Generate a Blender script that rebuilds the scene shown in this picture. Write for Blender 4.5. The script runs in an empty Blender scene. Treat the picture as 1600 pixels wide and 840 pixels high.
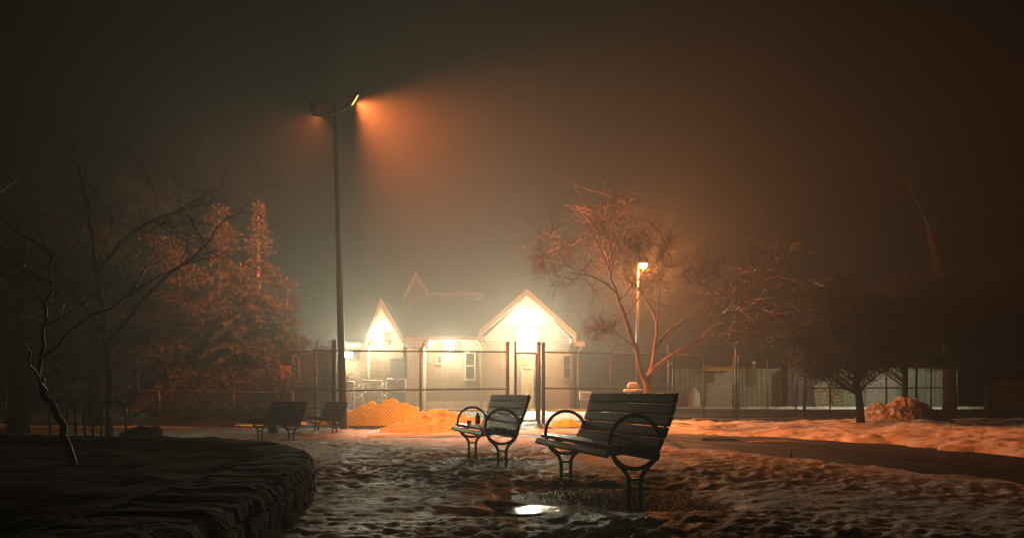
import bpy, math, random
import numpy as np
from mathutils import Vector, Matrix, noise
random.seed(7)
PI = math.pi
F, CX, CY, HC = 1170.0, 800.0, 618.0, 0.84      # lens, principal column, horizon row, eye height

scene = bpy.context.scene
C = scene.collection

def at(px, py, d):
    return Vector(((px - CX) / F * d, d, HC - (py - CY) / F * d))

# ------------------------------------------------------------------ materials
def new_mat(name):
    m = bpy.data.materials.new(name); m.use_nodes = True
    nt = m.node_tree
    return m, nt, nt.nodes['Principled BSDF']

def coords(nt, scale=(1, 1, 1), kind='Object'):
    tc = nt.nodes.new('ShaderNodeTexCoord'); mp = nt.nodes.new('ShaderNodeMapping')
    mp.inputs['Scale'].default_value = scale
    nt.links.new(tc.outputs[kind], mp.inputs['Vector'])
    return mp.outputs['Vector']

def mat(name, c1, c2=None, scale=6, rough=0.6, rough2=None, bump=0.0, bscale=None, metallic=0.0, spec=0.5, stretch=(1, 1, 1), detail=6, lo=.35, hi=.65, bdist=.02):
    m, nt, b = new_mat(name)
    c2 = c2 or tuple(v * .6 for v in c1)
    v = coords(nt, stretch)
    n = nt.nodes.new('ShaderNodeTexNoise'); n.inputs['Scale'].default_value = scale; n.inputs['Detail'].default_value = detail
    n.inputs['Roughness'].default_value = .62
    nt.links.new(v, n.inputs['Vector'])
    r = nt.nodes.new('ShaderNodeValToRGB')
    r.color_ramp.elements[0].position = lo; r.color_ramp.elements[1].position = hi
    r.color_ramp.elements[0].color = (*c1, 1); r.color_ramp.elements[1].color = (*c2, 1)
    nt.links.new(n.outputs['Fac'], r.inputs['Fac']); nt.links.new(r.outputs['Color'], b.inputs['Base Color'])
    b.inputs['Roughness'].default_value = rough; b.inputs['Metallic'].default_value = metallic
    b.inputs['Specular IOR Level'].default_value = spec
    if rough2 is not None:
        mr = nt.nodes.new('ShaderNodeMapRange'); mr.inputs['To Min'].default_value = rough; mr.inputs['To Max'].default_value = rough2
        mr.inputs['From Min'].default_value = .35; mr.inputs['From Max'].default_value = .65
        nt.links.new(n.outputs['Fac'], mr.inputs['Value']); nt.links.new(mr.outputs['Result'], b.inputs['Roughness'])
    if bump:
        n2 = nt.nodes.new('ShaderNodeTexNoise'); n2.inputs['Scale'].default_value = bscale or scale * 4; n2.inputs['Detail'].default_value = 5
        nt.links.new(v, n2.inputs['Vector'])
        bp = nt.nodes.new('ShaderNodeBump'); bp.inputs['Strength'].default_value = bump; bp.inputs['Distance'].default_value = bdist
        nt.links.new(n2.outputs['Fac'], bp.inputs['Height']); nt.links.new(bp.outputs['Normal'], b.inputs['Normal'])
    return m

def brick_mat(name, c1, c2, mortar, bw=.26, bh=.09, bump=.6, axis='xz'):
    m, nt, b = new_mat(name)
    tc = nt.nodes.new('ShaderNodeTexCoord'); sx = nt.nodes.new('ShaderNodeSeparateXYZ'); cx = nt.nodes.new('ShaderNodeCombineXYZ')
    ad = nt.nodes.new('ShaderNodeMath'); ad.operation = 'ADD'
    nt.links.new(tc.outputs['Object'], sx.inputs[0])
    nt.links.new(sx.outputs['X'], ad.inputs[0]); nt.links.new(sx.outputs['Y'], ad.inputs[1])
    nt.links.new(ad.outputs[0], cx.inputs['X']); nt.links.new(sx.outputs['Z'], cx.inputs['Y'])
    br = nt.nodes.new('ShaderNodeTexBrick')
    br.inputs['Scale'].default_value = 1; br.inputs['Brick Width'].default_value = bw; br.inputs['Row Height'].default_value = bh
    br.inputs['Mortar Size'].default_value = bh * .14; br.inputs['Mortar Smooth'].default_value = .2
    br.inputs['Color1'].default_value = (*c1, 1); br.inputs['Color2'].default_value = (*c2, 1); br.inputs['Mortar'].default_value = (*mortar, 1)
    nt.links.new(cx.outputs[0], br.inputs['Vector'])
    n = nt.nodes.new('ShaderNodeTexNoise'); n.inputs['Scale'].default_value = 1.3; n.inputs['Detail'].default_value = 8
    nt.links.new(tc.outputs['Object'], n.inputs['Vector'])
    mr = nt.nodes.new('ShaderNodeMapRange'); mr.inputs['To Min'].default_value = .65; mr.inputs['To Max'].default_value = 1.25
    nt.links.new(n.outputs['Fac'], mr.inputs['Value'])
    mx = nt.nodes.new('ShaderNodeVectorMath'); mx.operation = 'SCALE'
    nt.links.new(br.outputs['Color'], mx.inputs[0]); nt.links.new(mr.outputs['Result'], mx.inputs['Scale'])
    nt.links.new(mx.outputs[0], b.inputs['Base Color'])
    bp = nt.nodes.new('ShaderNodeBump'); bp.invert = True; bp.inputs['Strength'].default_value = bump; bp.inputs['Distance'].default_value = .01
    nt.links.new(br.outputs['Fac'], bp.inputs['Height']); nt.links.new(bp.outputs['Normal'], b.inputs['Normal'])
    b.inputs['Roughness'].default_value = .75
    return m

def emit_mat(name, col, strength):
    m, nt, b = new_mat(name)
    b.inputs['Base Color'].default_value = (.8, .8, .8, 1)
    b.inputs['Emission Color'].default_value = (*col, 1); b.inputs['Emission Strength'].default_value = strength
    m.cycles.emission_sampling = 'NONE'
    return m

def snow_mat(name, c1, c2, c3, rough=.34):
    m, nt, b = new_mat(name)
    v = coords(nt)
    n = nt.nodes.new('ShaderNodeTexNoise'); n.inputs['Scale'].default_value = 1.6; n.inputs['Detail'].default_value = 9; n.inputs['Roughness'].default_value = .65
    nt.links.new(v, n.inputs['Vector'])
    r = nt.nodes.new('ShaderNodeValToRGB'); e = r.color_ramp.elements
    e[0].position = .3; e[0].color = (*c3, 1); e[1].position = .62; e[1].color = (*c1, 1)
    k = e.new(.45); k.color = (*c2, 1)
    nt.links.new(n.outputs['Fac'], r.inputs['Fac']); nt.links.new(r.outputs['Color'], b.inputs['Base Color'])
    mr = nt.nodes.new('ShaderNodeMapRange'); mr.inputs['From Min'].default_value = .35; mr.inputs['From Max'].default_value = .65
    mr.inputs['To Min'].default_value = rough - .1; mr.inputs['To Max'].default_value = rough + .2
    nt.links.new(n.outputs['Fac'], mr.inputs['Value']); nt.links.new(mr.outputs['Result'], b.inputs['Roughness'])
    n2 = nt.nodes.new('ShaderNodeTexNoise'); n2.inputs['Scale'].default_value = 22; n2.inputs['Detail'].default_value = 6
    nt.links.new(v, n2.inputs['Vector'])
    n3 = nt.nodes.new('ShaderNodeTexNoise'); n3.inputs['Scale'].default_value = 130; n3.inputs['Detail'].default_value = 2
    nt.links.new(v, n3.inputs['Vector'])
    b1 = nt.nodes.new('ShaderNodeBump'); b1.inputs['Strength'].default_value = .85; b1.inputs['Distance'].default_value = .02
    b2 = nt.nodes.new('ShaderNodeBump'); b2.inputs['Strength'].default_value = .6; b2.inputs['Distance'].default_value = .004
    nt.links.new(n2.outputs['Fac'], b1.inputs['Height']); nt.links.new(n3.outputs['Fac'], b2.inputs['Height'])
    nt.links.new(b1.outputs['Normal'], b2.inputs['Normal']); nt.links.new(b2.outputs['Normal'], b.inputs['Normal'])
    b.inputs['Specular IOR Level'].default_value = .6
    return m

M = {}
M['snow'] = snow_mat('icy_snow', (.86, .86, .86), (.68, .68, .66), (.3, .28, .25), .6)
M['snow_far'] = snow_mat('bank_snow', (.9, .9, .9), (.78, .77, .76), (.3, .28, .25), .5)
M['yellow_lit'] = mat('yellow_lit_snow', (.92, .92, .04), (.86, .84, .03), scale=5, rough=.7, bump=.8, bscale=14, bdist=.05)  # snow with the lamps' yellow light put into its base colour
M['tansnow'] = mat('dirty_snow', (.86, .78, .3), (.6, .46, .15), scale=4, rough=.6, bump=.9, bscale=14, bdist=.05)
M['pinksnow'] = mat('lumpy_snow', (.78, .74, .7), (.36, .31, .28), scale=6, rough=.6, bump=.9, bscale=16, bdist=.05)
M['earth'] = mat('wet_earth', (.045, .038, .028), (.02, .018, .012), scale=3, rough=.75, rough2=.55, bump=.6, bscale=18, bdist=.03)
M['mulch'] = mat('dark_mulch', (.016, .015, .01), (.008, .0075, .005), scale=3, rough=.95, spec=.05, bump=.8, bscale=18, bdist=.03)
M['asphalt'] = mat('wet_asphalt', (.03, .029, .028), (.018, .0175, .017), scale=2, rough=.8, rough2=.55, spec=.3, bump=.35, bscale=90, bdist=.006)
M['grass'] = mat('dark_grass', (.022, .032, .01), (.035, .034, .014), scale=8, rough=.9, spec=.1)
M['stone'] = mat('rough_stone', (.035, .034, .028), (.014, .013, .011), scale=5, rough=.95, spec=.1, bump=1, bscale=9, bdist=.06)
M['wood'] = mat('stained_wood', (.06, .015, .009), (.028, .008, .006), scale=9, rough=.42, rough2=.28, spec=.35, bump=.35, bscale=30, stretch=(6, .6, 6), bdist=.004)
M['black'] = mat('black_steel', (.012, .012, .012), (.02, .018, .016), scale=20, rough=.3, metallic=.3, bump=.08)
M['galv'] = mat('galvanised_steel', (.11, .11, .1), (.05, .05, .048), scale=14, rough=.55, metallic=.6)
M['wire'] = mat('fence_wire', (.13, .125, .11), (.07, .068, .06), scale=14, rough=.55, metallic=.5)
M['pole'] = mat('weathered_pole', (.12, .1, .085), (.07, .058, .05), scale=5, rough=.5, metallic=.2, stretch=(1, 1, .2), bump=.2)
M['bark'] = mat('brown_bark', (.36, .26, .19), (.2, .14, .1), scale=12, rough=.6, bump=.8, stretch=(1, 1, .3))
M['wetbark'] = mat('dark_wet_bark', (.03, .025, .02), (.014, .012, .01), scale=12, rough=.9, spec=.15, bump=.5, stretch=(1, 1, .3))
M['glossbark'] = mat('glossy_wet_bark', (.02, .017, .014), (.01, .009, .008), scale=12, rough=.5, spec=.15, bump=.5)
M['palebark'] = mat('pale_bark', (.16, .14, .125), (.07, .06, .05), scale=7, rough=.85, spec=.2, bump=.6, stretch=(1, 1, .3))
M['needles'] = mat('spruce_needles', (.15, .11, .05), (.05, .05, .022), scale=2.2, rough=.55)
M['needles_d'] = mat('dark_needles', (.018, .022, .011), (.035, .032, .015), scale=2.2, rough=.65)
M['brick'] = brick_mat('buff_brick', (.15, .085, .045), (.22, .13, .07), (.4, .31, .2))
M['brickp'] = brick_mat('pale_brick', (.38, .25, .13), (.29, .18, .095), (.6, .5, .34))
M['siding'] = brick_mat('pale_siding', (.22, .18, .13), (.2, .165, .12), (.1, .08, .06), bw=6, bh=.14)
M['render'] = mat('peach_render', (.34, .22, .115), (.27, .17, .085), scale=1.2, rough=.8, bump=.15)
M['trim'] = mat('cream_trim', (.68, .56, .4), (.55, .44, .3), scale=3, rough=.5)
M['white'] = mat('white_paint', (.8, .78, .7), (.62, .6, .54), scale=6, rough=.45)
M['roof'] = mat('grey_shingle', (.09, .08, .07), (.05, .045, .04), scale=9, rough=.85, bump=.5)
M['glass'] = mat('dark_glass', (.03, .032, .03), (.02, .02, .02), scale=2, rough=.12)
M['doorm'] = mat('yellow_door', (.62, .47, .24), (.52, .38, .2), scale=2, rough=.5)
M['greydoor'] = mat('grey_door', (.12, .12, .1), (.09, .09, .075), scale=2, rough=.6)
M['yellow'] = mat('yellow_paint', (.75, .48, .03), (.5, .3, .02), scale=8, rough=.55)
M['gcont'] = mat('green_container_paint', (.2, .25, .16), (.13, .16, .1), scale=2.2, rough=.55, stretch=(1, 1, .35), detail=9)
M['gcont2'] = mat('pale_green_paint', (.27, .33, .26), (.17, .21, .16), scale=2.2, rough=.55, stretch=(1, 1, .35), detail=9)
M['dcont'] = mat('charcoal_paint', (.02, .02, .02), (.035, .03, .028), scale=2, rough=.6)
M['shutter'] = mat('grey_shutter_metal', (.55, .52, .48), (.4, .38, .35), scale=3, rough=.4, metallic=.1)
M['concrete'] = mat('stained_concrete', (.3, .27, .2), (.13, .11, .08), scale=1.8, rough=.85, stretch=(1, 1, .4), bump=.3, detail=9)
M['pallet'] = mat('pallet_wood', (.36, .3, .2), (.24, .19, .12), scale=8, rough=.8)
M['signface'] = mat('orange_lit_sign_face', (.55, .3, .25), (.48, .26, .2), scale=3, rough=.4)  # white panel, the orange lamplight on it is put into the colour
M['signblack'] = mat('sign_black', (.02, .015, .012), (.03, .02, .016), scale=3, rough=.5)
M['darkplate'] = mat('dark_plate', (.035, .03, .03), (.05, .04, .04), scale=6, rough=.5)
M['sodium'] = emit_mat('sodium_lens', (1, .55, .12), 40)
M['street'] = emit_mat('street_lens', (1, .62, .2), 70)
M['flood'] = emit_mat('flood_lens', (1, .95, .72), 60)

# ------------------------------------------------------------------ mesh helpers
class MB:
    def __init__(s): s.v = []; s.f = []
    def quadbox(s, pts):
        n = len(s.v); s.v += [tuple(p) for p in pts]
        for f in ((0, 3, 2, 1), (4, 5, 6, 7), (0, 1, 5, 4), (1, 2, 6, 5), (2, 3, 7, 6), (3, 0, 4, 7)):
            s.f.append(tuple(n + i for i in f))
        return s
    def box(s, x0, x1, y0, y1, z0, z1):
        return s.quadbox([(x0, y0, z0), (x1, y0, z0), (x1, y1, z0), (x0, y1, z0), (x0, y0, z1), (x1, y0, z1), (x1, y1, z1), (x0, y1, z1)])
    def tube(s, pts, rad, n=8, cap=True, closed=False):
        pts = [Vector(p) for p in pts]
        if not isinstance(rad, (list, tuple)): rad = [rad] * len(pts)
        base = len(s.v); m = len(pts)
        up = None
        for i, p in enumerate(pts):
            if closed: t = pts[(i + 1) % m] - pts[i - 1]
            else: t = pts[min(i + 1, m - 1)] - pts[max(i - 1, 0)]
            t = t.normalized() if t.length > 1e-9 else Vector((0, 0, 1))
            if up is None: up = Vector((0, 1, 0)) if abs(t.y) < .9 else Vector((1, 0, 0))
            a = (up - t * up.dot(t))
            a = a.normalized() if a.length > 1e-6 else t.orthogonal().normalized()
            up = a; b = t.cross(a)
            for k in range(n):
                w = 2 * PI * k / n
                s.v.append(tuple(p + (a * math.cos(w) + b * math.sin(w)) * rad[i]))
        for i in range(m if closed else m - 1):
            j = (i + 1) % m
            for k in range(n):
                l = (k + 1) % n
                s.f.append((base + i * n + k, base + i * n + l, base + j * n + l, base + j * n + k))
        if cap and not closed:
            s.f.append(tuple(base + k for k in reversed(range(n))))
            s.f.append(tuple(base + (m - 1) * n + k for k in range(n)))
        return s
    def prism(s, poly, axis, a, b):
        """poly of 2D points extruded along axis from a to b"""
        n = len(poly); base = len(s.v)
        for q in (a, b):
            for (u, w) in poly:
                s.v.append((q, u, w) if axis == 'x' else (u, q, w) if axis == 'y' else (u, w, q))
        s.f.append(tuple(base + i for i in reversed(range(n)))); s.f.append(tuple(base + n + i for i in range(n)))
        for i in range(n):
            j = (i + 1) % n
            s.f.append((base + i, base + j, base + n + j, base + n + i))
        return s
    def lathe(s, prof, c=(0, 0, 0), n=20):
        base = len(s.v)
        for (r, z) in prof:
            for k in range(n):
                w = 2 * PI * k / n
                s.v.append((c[0] + r * math.cos(w), c[1] + r * math.sin(w), c[2] + z))
        for i in range(len(prof) - 1):
            for k in range(n):
                l = (k + 1) % n
                s.f.append((base + i * n + k, base + i * n + l, base + (i + 1) * n + l, base + (i + 1) * n + k))
        s.f.append(tuple(base + k for k in reversed(range(n)))); s.f.append(tuple(base + (len(prof) - 1) * n + k for k in range(n)))
        return s
    def tri(s, a, b, c):
        n = len(s.v); s.v += [tuple(a), tuple(b), tuple(c)]; s.f.append((n, n + 1, n + 2))
    def build(s, name, m, parent=None, smooth=False, loc=None, bevel=0):
        me = bpy.data.meshes.new(name); me.from_pydata(s.v, [], s.f); me.update()
        o = bpy.data.objects.new(name, me); C.objects.link(o)
        if isinstance(m, str): m = M[m]
        me.materials.append(m)
        if smooth: me.polygons.foreach_set('use_smooth', [True] * len(me.polygons))
        if parent is not None: o.parent = parent
        if loc is not None: o.location = loc
        if bevel:
            b = o.modifiers.new('bevel', 'BEVEL'); b.width = bevel; b.segments = 2; b.limit_method = 'ANGLE'
        return o

def tag(o, label=None, cat=None, group=None, kind=None):
    if label: o['label'] = label
    if cat: o['category'] = cat
    if group: o['group'] = group
    if kind: o['kind'] = kind
    return o

def thing(name, label, cat, loc=(0, 0, 0), rz=0, group=None):
    o = bpy.data.objects.new(name, None); C.objects.link(o); o.location = loc; o.rotation_euler = (0, 0, rz)
    o.empty_display_size = .2
    return tag(o, label, cat, group)

def copy_tree(o, parent=None):
    c = o.copy(); C.objects.link(c); c.parent = parent
    for ch in [x for x in kids.get(o.name, [])] if False else list(o.children):
        copy_tree(ch, c)
    return c

def sstep(t):
    t = min(1, max(0, t)); return t * t * (3 - 2 * t)

def gz(x, y):
    z = -.16 * math.exp(-((x + 5.5) ** 2) / 50 - ((y - 18) ** 2) / 32)
    return z + .14 * sstep((y - 24) / 12)

def gzn(x, y):
    z = -.16 * np.exp(-((x + 5.5) ** 2) / 50 - ((y - 18) ** 2) / 32)
    t = np.clip((y - 24) / 12, 0, 1)
    return z + .14 * t * t * (3 - 2 * t)

def grid_mesh(name, X, Y, Z, m, keep=None, smooth=True):
    r, c = X.shape
    v = np.stack([X.ravel(), Y.ravel(), Z.ravel()], 1)
    idx = np.arange(r * c).reshape(r, c)
    q = np.stack([idx[:-1, :-1].ravel(), idx[:-1, 1:].ravel(), idx[1:, 1:].ravel(), idx[1:, :-1].ravel()], 1)
    if keep is not None:
        k = keep.ravel(); q = q[k[q].any(axis=1)]
    me = bpy.data.meshes.new(name); me.from_pydata(v.tolist(), [], q.tolist()); me.update()
    if smooth: me.polygons.foreach_set('use_smooth', [True] * len(me.polygons))
    me.materials.append(M[m])
    o = bpy.data.objects.new(name, me); C.objects.link(o)
    return o

def poly_sdf(poly, X, Y):
    """signed distance, positive inside"""
    d = np.full(X.shape, 1e9); ins = np.zeros(X.shape, bool)
    n = len(poly)
    for i in range(n):
        ax, ay = poly[i]; bx, by = poly[(i + 1) % n]
        ex, ey = bx - ax, by - ay
        t = np.clip(((X - ax) * ex + (Y - ay) * ey) / (ex * ex + ey * ey), 0, 1)
        d = np.minimum(d, np.hypot(X - ax - t * ex, Y - ay - t * ey))
        cond = ((ay > Y) != (by > Y))
        xi = ax + (Y - ay) / ((by - ay) if by != ay else 1e-9) * ex
        ins ^= cond & (X < xi)
    return np.where(ins, d, -d)

def fnoise(X, Y, s, seed=0.0, fn='perlin'):
    out = np.empty(X.size); xs = (X.ravel() / s); ys = (Y.ravel() / s)
    if fn == 'perlin':
        for i in range(X.size): out[i] = noise.noise((xs[i], ys[i], seed))
    elif fn == 'fractal':
        for i in range(X.size): out[i] = noise.fractal((xs[i], ys[i], seed), 1.0, 2.0, 4)
    else:
        for i in range(X.size): out[i] = noise.voronoi((xs[i], ys[i], seed))[0][0]
    return out.reshape(X.shape)

# ------------------------------------------------------------------ ground, road, snow
gx, gy = np.meshgrid(np.linspace(-105, 105, 141), np.concatenate([np.linspace(-12, 50, 63), np.linspace(54, 120, 14)]))
tag(grid_mesh('ground', gx, gy, gzn(gx, gy), 'earth'), kind='structure')

NE = [(-3.4, 16.5), (0.3, 15.6), (2.0, 13.2), (2.75, 11.8), (3.6, 10.1), (4.2, 8.4), (4.75, 7.0), (5.6, 4), (6.2, -4)]
FE = [(9.2, -4), (8.2, 5), (7.3, 8.5), (6.95, 10.1), (6.6, 12.9), (5.7, 15), (3.8, 17), (1.2, 18.0), (-3.4, 17.6)]
ROAD = NE + FE
mb = MB()
NE2, FE2 = NE, FE[::-1]
for a, b in ((NE2, FE2),):
    N = 60
    def samp(pl, n):
        L = [0]
        for i in range(1, len(pl)): L.append(L[-1] + math.dist(pl[i], pl[i - 1]))
        out = []
        for k in range(n + 1):
            s = L[-1] * k / n; i = max(j for j in range(len(L)) if L[j] <= s + 1e-9); i = min(i, len(pl) - 2)
            t = (s - L[i]) / (L[i + 1] - L[i])
            out.append((pl[i][0] + (pl[i + 1][0] - pl[i][0]) * t, pl[i][1] + (pl[i + 1][1] - pl[i][1]) * t))
        return out
    A = samp(a, N); B = samp(b, N)
    rx = np.array([[A[i][0] + (B[i][0] - A[i][0]) * j / 12 for j in range(13)] for i in range(N + 1)])
    ry = np.array([[A[i][1] + (B[i][1] - A[i][1]) * j / 12 for j in range(13)] for i in range(N + 1)])
tag(grid_mesh('road', rx, ry, gzn(rx, ry) + .012, 'asphalt'), kind='structure')
# yard asphalt behind the fence and the driveway to the gate
yx, yy = np.meshgrid(np.linspace(-14, 34, 60), np.linspace(22.5, 46, 40))
tag(grid_mesh('yard_pavement', yx, yy, gzn(yx, yy) + .008, 'asphalt'), kind='structure')

def ytop(X):
    return np.interp(X, [-20, -6, -3, 0, 2.5, 4.5, 6.5, 8.6, 11, 14, 30], [21.6, 21.4, 20.2, 19.3, 19.6, 22.5, 21.3, 19.6, 19.9, 20.8, 22])

rows = 3.0 * np.power(1.0064, np.arange(0, 326))
cols = np.linspace(-.78, .92, 560)
S, R = np.meshgrid(cols, rows)
X = S * (R + 1.5); Y = R.copy()
print('snow grid', X.shape)
nb = fnoise(X, Y, .9, 3.1, 'fractal')
nv = fnoise(X + .12 * nb, Y * 1.0, .27, 1.7, 'vor')
nb2 = fnoise(X, Y, 2.2, 23.0)
nv2 = fnoise(X + .05 * nb, Y, .15, 4.7, 'vor')
nf = fnoise(X, Y, .06, 9.3)
nm = fnoise(X, Y, .33, 5.0)
rd = -poly_sdf(ROAD, X, Y)                      # distance outside the road
edge = np.minimum(rd, (ytop(X) - Y)) + .35 * nb + .1 * nm
T = np.clip(edge / .35, -1, 1)
bank = np.clip((X - 5.2) / 1.2, 0, 1) * np.clip((rd) / .6, 0, 1) * (Y > 8)      # ploughed bank beyond the road
far_left = np.clip((Y - 17.5) / 1.5, 0, 1) * (X < 1)
thick = np.where(T > 0, .055 * np.sqrt(np.clip(T, 0, 1)), .06 * T)
thick = thick + bank * (.06 + .10 * np.clip(nb + .15, 0, 1))
amp = np.clip(T, 0, 1)
thick += amp * (.04 * (nv2 - .45) + .034 * (nv - .45) + .018 * nf + .012 * nm) * (1 - .35 * bank) * np.clip(.8 + 1.2 * nb2, .35, 1.15)
def patch(cx, cy, sx, sy, depth):
    global thick
    q = ((X - cx) / sx) ** 2 + ((Y - cy) / sy) ** 2
    thick -= depth * np.exp(-q ** 1.5) * (1 + .9 * nb + .5 * nm)
patch(.72, 6.25, .85, .62, .13)
patch(1.0, 5.6, .6, .4, .12)
patch(-.35, 9.6, .75, 1.15, .12)
patch(-.1, 5.2, .6, .25, .06)
patch(-5.1, 16.3, 1.2, 1.2, .07)
# the puddle's hollow
q = ((X - .22) / .30) ** 2 + ((Y - 5.47) / .17) ** 2
thick = np.where(q < 4, np.minimum(thick, -.006 + .035 * np.clip(q - 1.0, 0, 3) + .012 * nm), thick)
Z = gzn(X, Y) + thick
snow = tag(grid_mesh('snow', X, Y, Z, 'snow', keep=(thick > -.045)), kind='structure')
TH, SX, SY = thick, cols, rows
def snow_z(x, y):
    i = int(np.clip(np.searchsorted(rows, y), 0, len(rows) - 1)); j = int(np.clip(np.searchsorted(cols, x / (y + 1.5)), 0, len(cols) - 1))
    return max(Z[i, j], gz(x, y))

# snow lying in the yard
Xf, Yf = np.meshgrid(np.linspace(-13, 32, 340), np.linspace(20.5, 45, 190))
f1 = fnoise(Xf, Yf, 1.4, 2.2, 'fractal'); f2 = fnoise(Xf, Yf, .4, 7.7)
zone = np.full(Xf.shape, -1.0)
def zpoly(p):
    global zone
    zone = np.maximum(zone, poly_sdf(p, Xf, Yf))
zpoly([(9, 40.2), (16.5, 39.2), (30, 39.5), (30, 43), (9, 43.6)])
zpoly([(.3, 25.5), (3.8, 26.2), (4.2, 32.5), (-.5, 32.5)])
zpoly([(-8.5, 22.8), (-1.2, 24.6), (-2, 29), (-9, 29)])
zpoly([(10.8, 25.2), (17, 26.4), (28, 27.8), (28, 26.6), (12, 24.5)])
zone = zone + .5 * f1
tf = np.clip(zone / .4, -1, 1) * .07 + .05 * f1 * (zone > 0) + .03 * f2 * (zone > 0)
tag(grid_mesh('snow_patch', Xf, Yf, gzn(Xf, Yf) + tf - .002, 'snow_far', keep=(tf > -.02)), kind='structure')

# bank snow beyond the road: cleaner, softer layer
Xb, Yb = np.meshgrid(np.linspace(2.5, 18, 330), np.linspace(8.5, 24, 330))
b1 = fnoise(Xb, Yb, 1.1, 12.2, 'fractal'); b2 = fnoise(Xb, Yb, .3, 17.7); b3 = fnoise(Xb, Yb, .38, 4.4, 'vor'); b4 = fnoise(Xb, Yb, .12, 8.4)
rb = -poly_sdf(ROAD, Xb, Yb)
side = poly_sdf([(3.2, 17.3)] + FE[::-1][2:-2][::-1][::-1] + [(18, 5), (18, 24), (3.2, 24)], Xb, Yb)
eb = np.minimum(np.minimum(rb, side), ytop(Xb) - Yb) + .45 * b1 + .08 * b2
tb = np.clip(eb / .5, -1, 1); tb = np.where(tb > 0, .10 * np.sqrt(np.clip(tb, 0, 1)), .1 * tb)
tb = tb + (eb > 0) * np.clip(eb / .4, 0, 1) * (.08 * b1 + .035 * b2 + .05 * (.35 - b3) + .015 * b4)
tag(grid_mesh('snow_bank', Xb, Yb, gzn(Xb, Yb) + tb, 'snow_far', keep=(tb > -.03)), kind='structure')

# puddle
mb = MB(); n = 40; pts = []
for k in range(n):
    w = 2 * PI * k / n; r = 1 + .18 * math.sin(3 * w + 1) + .1 * math.sin(5 * w)
    pts.append((.22 + .36 * r * math.cos(w), 5.47 + .2 * r * math.sin(w), .014))
mb.v = pts; mb.f = [tuple(range(n))]
m, nt, b = new_mat('puddle_water')
b.inputs['Base Color'].default_value = (.015, .014, .012, 1); b.inputs['Roughness'].default_value = .1; b.inputs['Specular IOR Level'].default_value = .5
nn = nt.nodes.new('ShaderNodeTexNoise'); nn.inputs['Scale'].default_value = 13; nn.inputs['Detail'].default_value = 2
nt.links.new(coords(nt, (1, 2.5, 1)), nn.inputs['Vector'])
bp = nt.nodes.new('ShaderNodeBump'); bp.inputs['Strength'].default_value = .8; bp.inputs['Distance'].default_value = .02
nt.links.new(nn.outputs['Fac'], bp.inputs['Height']); nt.links.new(bp.outputs['Normal'], b.inputs['Normal'])
M['water'] = m
tag(mb.build('puddle_water', 'water'), kind='structure')

# grass on the bare patches
g = MB()
def tufts(cx, cy, sx, sy, n):
    for _ in range(n):
        x = random.gauss(cx, sx); y = random.gauss(cy, sy); z = snow_z(x, y)
        if ((x - .22) / .4) ** 2 + ((y - 5.47) / .24) ** 2 < 1: continue
        i = int(np.searchsorted(rows, y)); j = int(np.searchsorted(cols, x / (y + 1.5)))
        if i >= len(rows) or j >= len(cols) or TH[i, j] > .012: continue
        a = random.uniform(0, 2 * PI); h = random.uniform(.01, .034); w = .003
        lean = Vector((random.gauss(0, .03), random.gauss(0, .03), h))
        p = Vector((x, y, gz(x, y) - .005)); s_ = Vector((math.cos(a), math.sin(a), 0)) * w
        g.tri(p - s_, p + s_, p + lean)
tufts(.8, 6.2, .45, .35, 6500); tufts(1.0, 5.6, .35, .25, 3000); tufts(-.3, 9.6, .45, .7, 6000)
tag(g.build('grass', 'grass'), 'short dark grass showing through the melted snow', 'grass', kind='stuff')

# ------------------------------------------------------------------ curved stone wall and its bed
WP = [(-1.15, 1.0), (-1.2, 3.0), (-1.32, 4.4), (-1.56, 5.9), (-2.0, 7.2), (-2.85, 8.45), (-4.1, 9.15), (-6, 9.55), (-8.5, 9.7), (-12, 9.8), (-17, 9.8)]
def catmull(P, n):
    out = []
    P = [Vector(p) for p in P]
    for i in range(len(P) - 1):
        p0 = P[max(i - 1, 0)]; p1 = P[i]; p2 = P[i + 1]; p3 = P[min(i + 2, len(P) - 1)]
        for k in range(n):
            t = k / n
            out.append(.5 * ((2 * p1) + (p2 - p0) * t + (2 * p0 - 5 * p1 + 4 * p2 - p3) * t * t + (3 * p1 - p0 - 3 * p2 + p3) * t ** 3))
    out.append(P[-1]); return out
W = catmull([(a, b, 0) for a, b in WP], 60)
prof = [(0, -.1), (.0, .06), (.0, .11), (.035, .125), (.0, .14), (.0, .235), (.035, .25), (.0, .265), (.03, .325), (.1, .345), (.22, .35), (.36, .345), (.5, .35), (.58, .33), (.6, .2), (.6, -.1)]
PX = np.zeros((len(W), len(prof))); PY = PX.copy(); PZ = PX.copy()
ARC = [0]
for i in range(1, len(W)): ARC.append(ARC[-1] + (W[i] - W[i - 1]).length)
for i, p in enumerate(W):
    t = (W[min(i + 1, len(W) - 1)] - W[max(i - 1, 0)]).normalized(); nrm = Vector((-t.y, t.x, 0))
    for j, (o_, z_) in enumerate(prof):
        q = p + nrm * o_
        row = int(max(0, z_) / .125) if j < 9 else 3
        sarc = ARC[i] / (.34 + .05 * (row % 2)) + row * .5; blk = math.floor(sarc); fr_ = abs(sarc - blk - .5) * 2
        jn = -.035 * max(0, (fr_ - .8) / .2) + .03 * noise.noise((blk * 3.7, row * 5.1, 0)) * (1 if j not in (0, 15) else 0)
        nz = jn * (-1 if j < 9 else .8) + noise.noise((q.x * 2.1, q.y * 2.1, z_ * 5)) * .03 + noise.noise((q.x * 7, q.y * 7, z_ * 12)) * .022
        q2 = p + nrm * (o_ + nz)
        PX[i, j], PY[i, j], PZ[i, j] = q2.x, q2.y, z_ + (nz if j > 7 else 0) * .7
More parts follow.
